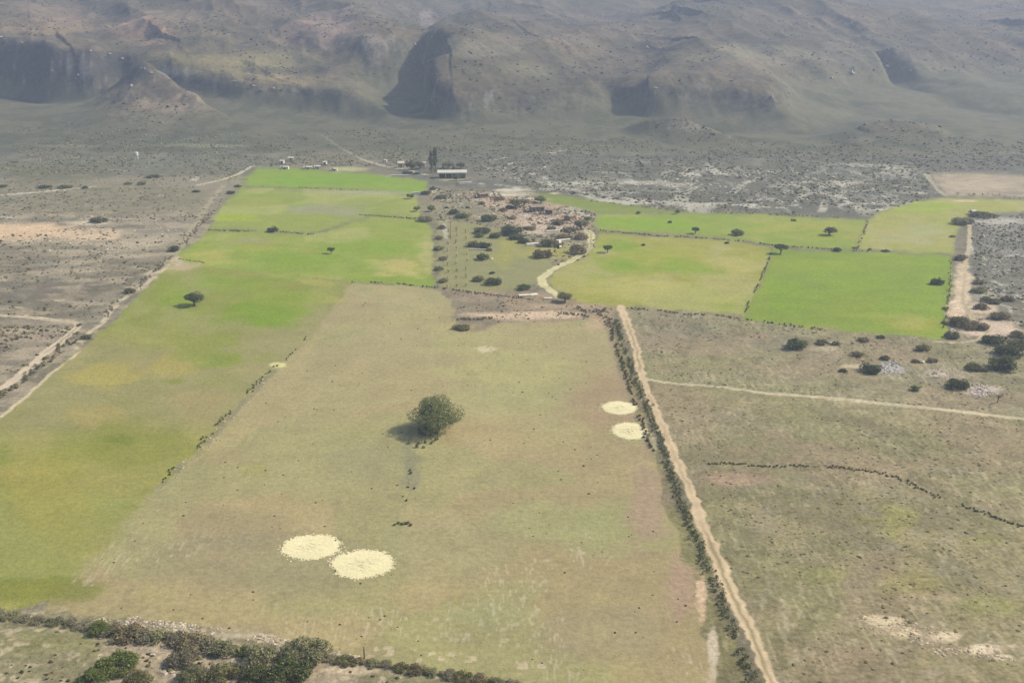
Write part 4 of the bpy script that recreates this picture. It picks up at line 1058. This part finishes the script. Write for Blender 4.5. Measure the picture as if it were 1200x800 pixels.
hedge([(1122,229),(1150,230),(1200,234)], 3, 1.6, ['brown','grey'], 'brush_band', 'dark brush band between the tan slope and the curved pasture', per=.6, seed=32, gaps=.1)
hedge([(120,375),(140,352),(160,338),(180,318),(200,300),(225,275),(250,248)], 2.6, .8, ['brown','olive'], 'field_hedge', 'rough brushy margin along the upper left edge of the pastures', per=.9, seed=33, gaps=.35)
hedge([(-20,476),(20,450),(50,426),(80,400)], 2.6, .6, ['brown','olive'], 'brush_band', 'low brush strip between the bent track and the pasture edge', cat='brush', per=1.1, seed=34, gaps=.3)

# ------------------------------------------------------------------ scattered low scrub and stones (nobody could count them)
def clumps(x, y, s, hgt, cols, seed):
    r = np.random.default_rng(seed); n = len(x)
    ang = np.linspace(0, 2*math.pi, 6)[:5]
    tv = [(math.cos(a), math.sin(a), 0) for a in ang]+[(.72*math.cos(a+.6), .72*math.sin(a+.6), .6) for a in ang]+[(0, 0, 1)]
    tv = np.array(tv)
    tf = []
    for k in range(5):
        k2 = (k+1) % 5
        tf += [(k, k2, 5+k), (k2, 5+k2, 5+k), (5+k, 5+k2, 10)]
    tf = np.array(tf)
    v = np.repeat(tv[None], n, 0)*(1+r.uniform(-.35, .35, (n, 11, 1)))
    v = v*np.stack([s, s*r.uniform(.7, 1.2, n), hgt], 1)[:, None, :]
    z = height(x, y)
    v = v+np.stack([x, y, z-.03*s], 1)[:, None, :]
    f = (tf[None]+(np.arange(n)*11)[:, None, None]).reshape(-1, 3)
    c = np.array(cols)[r.integers(0, len(cols), n)]*r.uniform(.8, 1.2, n)[:, None]
    return v.reshape(-1, 3), f, np.repeat(c, 11, 0)
def scatter(poly, n, smin, smax, cols, name, label, cat, mat, seed, hr=.7, clump=14., thr=.45, avoid=True, fade=None):
    r = np.random.default_rng(seed)
    W = [G(u, v) for u, v in poly]
    xs = [p[0] for p in W]; ys = [p[1] for p in W]
    X = []; Y = []; tot = 0; tries = 0
    while tot < n and tries < 14:
        tries += 1
        x = r.uniform(min(xs), max(xs), n*4); y = r.uniform(min(ys), max(ys), n*4)
        m = inpoly(W, x, y)
        d = fbm(x, y, clump, 3, seed)
        m &= (d+r.uniform(-.12, .12, len(x))) > thr
        if fade: m &= r.random(len(x)) > sstep(fade[0], fade[1], y)
        x = x[m]; y = y[m]
        if avoid and len(x):                       # keep off the roads and pastures
            j = np.clip(np.searchsorted(YS, y), 0, NR-1)
            g = np.interp(y, YS, gY)+CAM_H*SP*.3
            i = np.clip(np.searchsorted(SX, x/g), 0, NC-1)
            k = (REG[j, i] == 0) | (REG[j, i] == 40)
            x = x[k]; y = y[k]
        X.append(x); Y.append(y); tot += len(x)
    x = np.concatenate(X)[:n]; y = np.concatenate(Y)[:n]
    s = smin+(smax-smin)*r.random(len(x))**2.5
    v, f, c = clumps(x, y, s, s*hr*r.uniform(.6, 1.3, len(x)), cols, seed)
    o = mesh_obj(name, v, f, mat, None, c); tag(o, label, cat, kind='stuff'); return o
SC = [c*.72 for c in PAL['olive']+PAL['brown']]
SG = [c*.76 for c in PAL['grey']+PAL['brown']+PAL['grey']]
PALE = [C(196,184,158), C(176,166,144), C(210,200,176)]
scatter([(757,450),(1000,472),(1280,500),(1400,700),(1300,900),(950,900),(836,642),(790,525)], 3000, .1, .45, [C(158,144,100), C(144,134,94), C(168,154,110), C(130,122,84)], 'scrub', 'low tufts dotted over the scrub right of the long dirt road', 'scrub', M_LEAF, 201, .38)
scatter([(740,364),(870,374),(1110,402),(1250,415),(1280,495),(1000,466),(765,444)], 2200, .12, .5, [C(156,144,104), C(138,130,90), C(122,116,82)], 'scrub', 'low tufts below the deep green pasture', 'scrub', M_LEAF, 202, .38)
scatter([(-100,380),(88,382),(96,395),(0,470),(-100,540)], 1600, .15, .7, SC, 'scrub', 'low tufts inside the bend of the left track', 'scrub', M_LEAF, 203)
scatter([(-250,205),(280,205),(255,245),(200,305),(120,372),(-250,372)], 6000, .15, .75, SG, 'scrub', 'grey scrub left of the pastures', 'scrub', M_LEAF, 204, clump=26)
scatter([(-250,135),(100,140),(380,146),(480,160),(470,195),(300,194),(280,205),(-250,205)], 5000, .3, 1.1, SG, 'scrub', 'grey green scrub at the foot of the left mountain', 'scrub', M_LEAF, 205, clump=40, thr=.42, fade=(660, 800))
scatter([(380,140),(480,142),(640,140),(760,140),(900,160),(1400,165),(1400,200),(1150,200),(1088,203),(1090,232),(1010,255),(800,246),(630,222),(560,205),(480,200)], 10000, .3, 1.15, SG, 'scrub', 'dark grey scrub around the braided dry stream beds', 'scrub', M_LEAF, 206, clump=36, thr=.44, fade=(680, 800))
scatter([(1136,255),(1330,245),(1330,400),(1210,395),(1150,350),(1138,300)], 4200, .15, .8, SG, 'scrub', 'grey scrub right of the pale farm track', 'scrub', M_LEAF, 207, clump=20, thr=.4)
scatter([(500,220),(560,222),(640,228),(698,250),(698,300),(650,315),(515,340),(512,258)], 1600, .2, .8, SC, 'scrub', 'low tufts among the hamlet bushes', 'scrub', M_LEAF, 208)
scatter([(515,340),(640,344),(720,360),(712,384),(600,374),(540,386)], 350, .12, .5, PAL['brown'], 'scrub', 'low brown tufts on the bare strip above the dry field', 'scrub', M_LEAF, 209)
scatter([(-100,722),(150,742),(300,775),(440,790),(600,815),(600,1000),(-100,1000)], 1500, .1, .5, SC, 'scrub', 'low tufts below the bottom hedgerow', 'scrub', M_LEAF, 210)
scatter([(70,700),(420,345),(700,380),(840,780),(600,795),(300,745)], 500, .08, .28, [C(96,84,60), C(110,98,70)], 'weeds', 'sparse dark weeds dotted over the dry middle field', 'weeds', M_LEAF, 211, avoid=False)
scatter([(560,196),(1080,200),(1060,240),(800,246),(630,222)], 1500, .3, 1.1, PALE, 'stones', 'pale boulders in the braided dry stream beds', 'stones', M_STONE, 221, .5, clump=22, thr=.52)
scatter([(1140,255),(1300,250),(1300,390),(1150,360)], 1600, .2, .9, PALE, 'stones', 'pale stones in the grey scrub right of the farm track', 'stones', M_STONE, 222, .5, clump=14, thr=.5)
scatter([(1030,424),(1050,422),(1060,436),(1034,440)], 130, .2, .7, [C(214,208,196), C(190,182,170)], 'stones', 'white rubble beside the big dark round bush', 'stones', M_STONE, 223, .5, clump=4, thr=.3)
scatter([(1132,448),(1150,450),(1172,462),(1140,464)], 160, .2, .7, [C(212,196,180), C(188,172,156)], 'stones', 'pinkish rock heap right of the dark round bush', 'stones', M_STONE, 224, .5, clump=4, thr=.3)
scatter([(1085,432),(1110,432),(1112,446),(1088,444)], 70, .15, .6, PALE, 'stones', 'pale stones left of the dark round bush', 'stones', M_STONE, 225, .5, clump=4, thr=.4)
scatter([(100,728),(300,752),(430,778),(420,768),(300,742),(150,722)], 420, .12, .45, [C(216,200,172), C(198,180,152)], 'stones', 'pale stones along the upper side of the bottom hedgerow', 'stones', M_STONE, 226, .5, clump=5, thr=.45, avoid=False)
scatter([(160,758),(300,775),(340,800),(200,800)], 200, .12, .6, [C(210,192,168), C(190,172,150)], 'stones', 'pale stones between the bottom shrubs', 'stones', M_STONE, 227, .4, clump=5, thr=.45)
scatter([(180,572),(232,524),(286,466),(320,430),(330,434),(296,472),(244,526),(192,574)], 220, .08, .35, [C(206,196,160), C(180,168,136)], 'stones', 'pale stones along the stony pasture boundary', 'stones', M_STONE, 228, .5, clump=5, thr=.45, avoid=False)
scatter([(996,722),(1060,724),(1160,752),(1190,775),(1100,770),(1030,750)], 420, .08, .4, [C(212,190,158), C(190,168,138)], 'stones', 'pale stony outcrop near the lower right corner', 'stones', M_STONE, 229, .4, clump=6, thr=.48)
scatter([(0,250),(150,252),(215,262),(205,290),(120,300),(0,292)], 500, .15, .7, PALE, 'stones', 'pale stones on the tan bare ground at the left', 'stones', M_STONE, 230, .5, clump=12, thr=.5)
scatter([(498,222),(560,220),(632,226),(694,250),(696,292),(650,292),(600,262),(520,250)], 420, .2, .95, [C(214,204,180), C(196,180,154), C(224,214,192)], 'stones', 'pale rubble scattered over the bare hamlet yards', 'stones', M_STONE, 231, .5, clump=9, thr=.5)
scatter([(560,226),(640,232),(690,256),(690,272),(640,270),(560,244)], 160, .4, 1.3, [C(150,118,92), C(132,106,84), C(164,134,108)], 'rubble', 'brown mud brick rubble in the bare hamlet yards', 'rubble', M_STONE, 232, .6, clump=9, thr=.48)
# scrub and boulders on the mountain
def scatter_m(n, x0, x1, y0, y1, smin, smax, cols, name, label, cat, mat, seed, thr, hr=.7, clump=50., steep=None):
    r = np.random.default_rng(seed)
    x = r.uniform(x0, x1, n*5)*r.uniform(.0, 1, 1)*0+r.uniform(x0, x1, n*5); x = np.clip(x, x0, x1); y = r.uniform(y0, y1, n*5)
    m = (fbm(x, y, clump, 3, seed)+r.uniform(-.1, .1, len(x))) > thr
    h0 = tin_h(x, y); m &= (mount_amount(x, y, h0) > .3)
    if steep:
        g = abs(height(x+3, y)-height(x-3, y))/6+abs(height(x, y+3)-height(x, y-3))/6; m &= g > steep
    x = x[m][:n]; y = y[m][:n]
    s = smin+(smax-smin)*r.random(len(x))**2.5
    v, f, c = clumps(x, y, s, s*hr*r.uniform(.6, 1.3, len(x)), cols, seed)
    o = mesh_obj(name, v, f, mat, None, c); tag(o, label, cat, kind='stuff'); return o
scatter_m(9000, -650, 650, 690, 1350, .4, 1.5, [C(98,98,78), C(110,106,84), C(86,88,70)], 'scrub', 'dark scrub dotted over the mountain slopes', 'scrub', M_LEAF, 241, .46)
scatter_m(1500, -600, 650, 700, 1100, .4, 2.2, [C(170,162,148), C(150,142,130), C(188,180,166)], 'boulders', 'pale rocks on the steep mountain faces', 'rocks', M_STONE, 242, .5, hr=1.0, clump=24, steep=.8)

# ------------------------------------------------------------------ straw circles
def straw(u, v, wpx, hpx, label, rgb=(238,226,176)):
    x0, y0 = G(u, v); m = mpp(u, v); R = wpx/2*m*.92
    xa, ya = G(u, v-hpx/2); xb, yb = G(u, v+hpx/2); RY = (ya-yb)/2*.92
    r = np.random.default_rng(int(u*7))
    n = 14000
    a = r.uniform(0, 2*math.pi, n)
    edge = 1+.09*(vnoise(np.cos(a)*2+u, np.sin(a)*2+v, 3)-.5)+.10*(vnoise(np.cos(a)*7+u, np.sin(a)*7+v, 4)-.5)
    q = np.sqrt(r.random(n))*1.0
    q = np.where(r.random(n) < .22, .82+abs(r.normal(0, .14, n)), q)*edge
    px = x0+R*q*np.cos(a); py = y0+RY*q*np.sin(a)
    pile = .10*np.clip(1-q, 0, 1)*vnoise(px/.6, py/.6, 6)*2
    pz = height(px, py)+.015+pile+r.uniform(0, .03, n)
    s1 = R*.030*r.uniform(.6, 1.5, n); th = r.uniform(0, math.pi, n); s2 = s1*r.uniform(.35, .8, n)
    ca, sa = np.cos(th), np.sin(th)
    tz = r.normal(0, .05, (n, 2))
    def P(k, l): return np.stack([px+k*s1*ca-l*s2*sa, py+k*s1*sa+l*s2*ca, pz+s1*(k*tz[:, 0]+l*tz[:, 1])*.5], 1)
    V_ = np.stack([P(-1, -1), P(1, -1), P(1, 1), P(-1, 1)], 1).reshape(-1, 3)
    c = C(*rgb)*1.22*r.uniform(.93, 1.04, n)[:, None]*(1-.10*np.clip(q-.8, 0, 1)[:, None])*np.where((q > .1)*(q < .3), .96, 1)[:, None]
    V_ = V_-np.array([x0, y0, 0])
    o = mesh_obj('straw_circle', V_, np.arange(n*4).reshape(-1, 4), M_STRAW, None, np.repeat(c, 4, 0)); o.location = (x0, y0, 0)
    tag(o, label, 'straw patch', 'pale straw circles spread on the dry field')
straw(365,641,66,29,'left of the two pale straw circles near the bottom of the dry field')
straw(425,661,68,32,'right and lower of the two pale straw circles near the bottom')
straw(726,478,39,15,'upper pale straw circle by the roadside hedge')
straw(738,505,41,19,'lower pale straw circle by the roadside hedge')

# ------------------------------------------------------------------ buildings
def box(V_, F_, x0, x1, y0, y1, z0, z1):
    o = len(V_)
    V_ += [(x0,y0,z0),(x1,y0,z0),(x1,y1,z0),(x0,y1,z0),(x0,y0,z1),(x1,y0,z1),(x1,y1,z1),(x0,y1,z1)]
    F_ += [tuple(o+i for i in f) for f in ((3,2,1,0),(4,5,6,7),(0,1,5,4),(1,2,6,5),(2,3,7,6),(3,0,4,7))]
def build(parent, name, boxes, mat):
    V_, F_ = [], []
    for b in boxes: box(V_, F_, *b)
    return mesh_obj(name, V_, F_, mat, parent)
def house(u, v, w, d, h, label, rz=0.0, wall=M_WHITE, roof=M_ROOF, gable=.8, cat='hut', name='hut', door=True, windows=1):
    x, y, z = G3(u, v); e = empty(name, (x, y, z-.05), rz)
    W, D = w/2, d/2
    V_, F_ = [], []
    t = .25
    # walls with a gable at each end, as one shell
    V_ += [(-W,-D,-.4),(W,-D,-.4),(W,D,-.4),(-W,D,-.4),(-W,-D,h),(W,-D,h),(W,D,h),(-W,D,h),(-W,0,h+gable),(W,0,h+gable)]
    F_ += [(0,1,5,4),(2,3,7,6),(1,2,6,9,5),(3,0,4,8,7),(3,2,1,0)]
    mesh_obj('wall', V_, F_, wall, e)
    ov = .3
    def slab(sy):
        yo = sy*(D+ov); zo = h-gable*ov/D
        a = [(-W-ov, yo, zo+.02), (W+ov, yo, zo+.02), (W+ov, 0, h+gable+.02), (-W-ov, 0, h+gable+.02)]
        b = [(p[0], p[1], p[2]+.1) for p in a]
        return a+b, [(0,1,2,3),(7,6,5,4),(0,4,5,1),(1,5,6,2),(2,6,7,3),(3,7,4,0)]
    va, fa = slab(-1); vb, fb = slab(1)
    mesh_obj('roof', va+vb, fa+[tuple(8+i for i in f) for f in fb], roof, e)
    if door: build(e, 'door', [(-.45, .45, -D-.04, -D+.02, 0, min(2.0, h-.2))], M_WOOD)
    for k in range(windows):
        xx = (-W*.6 if k == 0 else W*.6) if windows < 3 else -W+(k+.5)*w/windows
        if abs(xx) < .9 and door: continue
        f = build(e, 'window', [(xx-.42, xx+.42, -D-.05, -D+.01, .95, 1.75)], M_WOOD)
        build(f, 'pane', [(xx-.34, xx+.34, -D-.07, -D-.052, 1.03, 1.67)], M_DARK)
    tag(e, label, cat, 'white sheds and huts at the mountain foot' if wall is M_WHITE else 'mud brick houses in the hamlet'); return e
# main farm building: long low white shed with dark open bays and a taller end
def farm():
    x, y, z = G3(530, 208); e = empty('farm_building', (x, y, z-.05), .04)
    W, D, H = 7.6, 2.4, 3.2
    build(e, 'wall', [(-W, W, D-.3, D, -.4, H), (-W, -W+.3, -D, D-.3, -.4, H), (W-.3, W, -D, D-.3, -.4, H), (-W+.3, W-.3, D-.9, D-.32, -.4, .8), (W-5.2, W-4.9, -D+.2, D-.95, -.4, H)], M_WHITE)
    V_ = [(-W-.4,-D-.6,H-.1),(W+.4,-D-.6,H-.1),(W+.4,D+.4,H+.5),(-W-.4,D+.4,H+.5)]; V_ += [(a, b, c+.14) for a, b, c in V_]
    mesh_obj('roof', V_, [(3,2,1,0),(4,5,6,7),(0,1,5,4),(1,2,6,5),(2,3,7,6),(3,0,4,7)], M_ROOF, e)
    for k in range(5):
        xx = -W+.6+k*(2*W-1.2)/4
        build(e, 'post', [(xx-.14, xx+.14, -D-.3, -D-.02, -.4, H-.12)], M_WHITE)
    build(e, 'beam', [(-W, W, -D-.34, -D-.31, H-.6, H-.16)], M_WHITE)
    build(e, 'bay_shade_panel', [(-W+.32, W-5.25, 0, .2, -.3, H-.2)], M_DARK)  # near-black panel: the shade inside the open bays, put in as colour
    tag(e, 'long white open-fronted farm building with dark bays beside the poplars', 'farm building')
farm()
def wallthing(pts, h, t, mat, name, label, cat='wall', group=None):
    P = [G3(u, v) for u, v in pts]; V_, F_ = [], []
    cx, cy = P[0][0], P[0][1]
    for a, b in zip(P[:-1], P[1:]):
        d = Vector((b[0]-a[0], b[1]-a[1])).normalized(); n = Vector((-d.y, d.x))*t/2
        o = len(V_)
        for p in (a, b):
            for s in (-1, 1):
                for zz in (-.4, h*random.uniform(.9, 1.1)):
                    V_.append((p[0]+s*n.x-cx, p[1]+s*n.y-cy, p[2]+zz))
        F_ += [tuple(o+i for i in f) for f in ((0,1,3,2),(4,6,7,5),(0,4,5,1),(2,3,7,6),(1,5,7,3),(0,2,6,4))]
    ob = mesh_obj(name, V_, F_, mat); ob.location = (cx, cy, 0); tag(ob, label, cat, group); return ob
house(470,196,3.4,3.0,2.6,'small white hut left of the roundish trees', .1, windows=1)
house(484,226.5,1,1,1,'x') if False else None
wallthing([(458,207),(480,206.6)], 1.0, .6, M_WHITE, 'white_wall', 'long low white wall at the left of the sheds')
wallthing([(484,208),(498,207.4)], 1.1, .6, M_WHITE, 'white_wall', 'shorter low white wall below the two roundish trees')
wallthing([(537,215.5),(553,214.5)], 1.2, 1.4, M_WHITE, 'white_terrace', 'low white terrace at the right foot of the farm building', 'terrace')
wallthing([(483,228),(493,227.6)], 1.3, .6, M_WHITE, 'white_wall', 'low white wall beside the small green tree at the pasture tip')
wallthing([(550,292.4),(570,292.8)], .5, .4, M_SLAB, 'white_wall', 'thin white wall under the long row of two bushes')
wallthing([(617,287.6),(628,286.5),(638,287.5)], .8, 1.0, M_SLAB, 'white_wall', 'white ruined wall left of the tall olive bush')
wallthing([(652,283),(668,282)], .9, 1.0, M_SLAB, 'white_wall', 'pale ruined wall between the brown bushes of the lower hamlet')
wallthing([(656,283),(657,291)], .8, .9, M_SLAB, 'white_wall', 'short pale ruined wall pointing at the viewer in the lower hamlet')
wallthing([(640,272),(655,271)], .6, 1.0, M_SLAB, 'white_wall', 'pale wall below the upper right hamlet thicket')
wallthing([(608,346.5),(622,346),(630,345)], .5, 1.3, M_SLAB, 'concrete_trough', 'long white trough below the green bush at the cream track bend', 'trough')
wallthing([(638,350),(647,349.6)], .5, .9, M_SLAB, 'concrete_trough', 'short white trough left of the round brownish tree', 'trough')
GW = 'white sheds and huts at the mountain foot'
for k, (u, v, w, h, lab) in enumerate([(331,192,2.6,2.2,'left one of the upper pair of tiny white huts behind the bright green strip'),
    (341,189,3.4,2.4,'right one of the upper pair of tiny white huts behind the bright green strip'),
    (334,198,5.0,1.6,'low white shed at the left end of the bright green strip'),
    (361,198,5.2,1.6,'low white shed at the middle of the bright green strip'),
    (372,197.5,3.6,1.8,'low white shed touching the middle one on its right'),
    (392,200,3.6,1.4,'small low white shed at the right of the shed row'),
    (381,193,2.2,2.0,'tiny white hut above the gap in the shed row'),
    (1140,252,2.2,2.0,'tiny white hut at the upper end of the pale farm track'),
    (497,197,1.9,3.6,'narrow tall white hut just left of the poplars'),
    (452,190,1.6,1.8,'tiny pale hut above the climbing track')]):
    house(u, v, w*.85, min(w, 2.2), h*.85, lab, random.uniform(-.2, .2), gable=.35, windows=1 if w > 3 else 0, door=w > 2)
def tank(u, v):
    x, y, z = G3(u, v); e = empty('water_tank', (x, y, z), 0)
    n = 20; vs, fs = tube([(0,0,2.6),(0,0,4.4),(0,0,4.75)], [1.1,1.1,.25], n); mesh_obj('tank_body', vs, fs, M_WHITE, e)
    for sx, sy in ((-1,-1),(1,-1),(1,1),(-1,1)): build(e, 'leg', [(sx*.75-.12, sx*.75+.12, sy*.75-.12, sy*.75+.12, -.3, 2.6)], M_WHITE)
    build(e, 'brace', [(-.63, .63, -.8, -.7, 1.2, 1.35), (-.63, .63, .7, .8, 1.2, 1.35)], M_WHITE)
    tag(e, 'white water tank on a stand alone on the grey scrub at the upper left', 'water tank')
tank(160.5, 188)
# mud houses
for u, v, w, d, h, rz, lab in [(566,231,4.6,3.4,2.0,.5,'flat brown mud house nearest the white terrace'),(629,248,6.2,4.4,2.4,.25,'squarish brown mud house in the bare hamlet yard'),
    (645,251,3.6,3.2,2.0,-.5,'small mud house right of the squarish brown one'),(668,258,4.6,3.2,1.9,.9,'low mud house at the top of the upper right thicket')]:
    house(u, v, w, d, h, lab, rz, M_ADOBE, M_ADOBE, .35, 'house', 'mud_house', True, 2)
# poles
def pole(u, v, h, label, arm=True):
    x, y, z = G3(u, v); e = empty('utility_pole', (x, y, z), .3)
    vs, fs = tube([(0,0,-.5),(0,0,h*.5),(0,0,h)], [.13,.11,.08], 8); mesh_obj('pole', vs, fs, M_WOOD, e)
    if arm: build(e, 'crossarm', [(-.8,.8,-.06,.06,h-.6,h-.45)], M_WOOD)
    tag(e, label, 'pole')
pole(528, 280, 7.5, 'thin dark utility pole in the khaki plot by the brush row')
pole(427, 771, 2.1, 'short wooden post in the hedgerow at the bottom', False)
# rock between the two low olive bushes, posts of the pen
def rock(u, v, s, label, group=None, mat=M_STONE):
    import bmesh
    bm = bmesh.new(); bmesh.ops.create_icosphere(bm, subdivisions=2, radius=1)
    r = random.Random(int(u*31+v))
    for q in bm.verts: q.co *= r.uniform(.78, 1.15); q.co.z *= .6
    me = bpy.data.meshes.new('rock'); bm.to_mesh(me); bm.free()
    a = me.color_attributes.new('Col', 'FLOAT_COLOR', 'POINT')
    d = np.ones((len(me.vertices), 4), np.float32); d[:, :3] = C(206,196,170)*1.1; a.data.foreach_set('color', d.ravel())
    me.materials.append(mat)
    x, y, z = G3(u, v); o = bpy.data.objects.new('rock', me); COL.objects.link(o); o.location = (x, y, z+.1*s); o.scale = (s, s, s); o.rotation_euler = (0, 0, r.uniform(0, 6))
    tag(o, label, 'rock', group)
rock(973,402,1.0,'pale rock between two low olive bushes below the deep green pasture')
rock(1080,424,1.0,'pale rock right of the small brown shrub under the squarish bush')
rock(1116,388,1.1,'pale rock on the olive bush at the pasture corner')
rock(576,303,.9,'pale stone at the foot of the dark dome bush')
def dead_tree(u, v, h, label):
    x, y, z = G3(u, v); r = random.Random(5); V_, F_ = [], []
    def add(p, q):
        a, b = tube(p, q); o = len(V_); V_.extend(a); F_.extend([tuple(o+i for i in t) for t in b])
    add([(0,0,-.2),(.1,0,h*.4),(0,.1,h*.7)], [.16,.12,.07])
    for k in range(6):
        a = r.uniform(0, 6.28); add([(.05,0,h*(.35+.05*k)),(math.cos(a)*h*.3,math.sin(a)*h*.3,h*(.6+.04*k)),(math.cos(a)*h*.5,math.sin(a)*h*.45,h*(.75+.05*k))],[.07,.05,.02])
    o = mesh_obj('dead_tree', V_, F_, M_BARK); o.location = (x, y, z); tag(o, label, 'dead tree')
dead_tree(1169,471,2.6,'small dark leafless tree just above the narrow straight track near the right edge')

# ------------------------------------------------------------------ haze
def haze():
    V_, F_ = [], []
    box(V_, F_, -6000, 6000, -900, 3200, -6, 460)
    m = bpy.data.materials.new('haze'); m.use_nodes = True; nt = m.node_tree
    nt.nodes.remove(nt.nodes['Principled BSDF'])
    pv = nt.nodes.new('ShaderNodeVolumePrincipled'); pv.inputs['Color'].default_value = (.66,.77,1,1)
    pv.inputs['Density'].default_value = HAZE; pv.inputs['Anisotropy'].default_value = .2
    nt.links.new(pv.outputs[0], nt.nodes['Material Output'].inputs['Volume'])
    o = mesh_obj('haze', V_, F_, m); tag(o, 'thin blue grey haze filling the valley air', 'haze', kind='stuff')
HAZE = .0002
haze()

# ------------------------------------------------------------------ light, sky, camera
EL, AZ = math.radians(40), math.radians(75)      # azimuth measured from +Y (view direction) to the right
sd = Vector((math.cos(EL)*math.sin(AZ), math.cos(EL)*math.cos(AZ), math.sin(EL)))
sun = bpy.data.lights.new('sun', 'SUN'); sun.energy = 4.2; sun.angle = math.radians(.5); sun.color = (1, .93, .80)
so = bpy.data.objects.new('sun', sun); COL.objects.link(so); so.rotation_euler = sd.to_track_quat('Z', 'Y').to_euler(); so.location = (0, 0, 300)
w = bpy.data.worlds.new('World'); scene.world = w; w.use_nodes = True
nt = w.node_tree; bg = nt.nodes['Background']
sk = nt.nodes.new('ShaderNodeTexSky'); sk.sky_type = 'NISHITA'; sk.sun_disc = False; sk.sun_elevation = EL; sk.sun_rotation = AZ
sk.dust_density = 2.0
nt.links.new(sk.outputs[0], bg.inputs[0]); bg.inputs[1].default_value = .12
cam = bpy.data.cameras.new('camera'); cam.sensor_width = 36; cam.lens = F/1200*36; cam.clip_end = 8000; cam.clip_start = .5
co = bpy.data.objects.new('camera', cam); COL.objects.link(co); co.location = (0, 0, CAM_H); co.rotation_euler = (math.pi/2-PITCH, 0, 0)
scene.camera = co
vs_ = scene.view_settings; vs_.view_transform = 'Standard'; vs_.look = 'None'; vs_.exposure = .86; vs_.gamma = 1; vs_.use_curve_mapping = False
scene.cycles.volume_bounces = 1
scene.cycles.max_bounces = 5
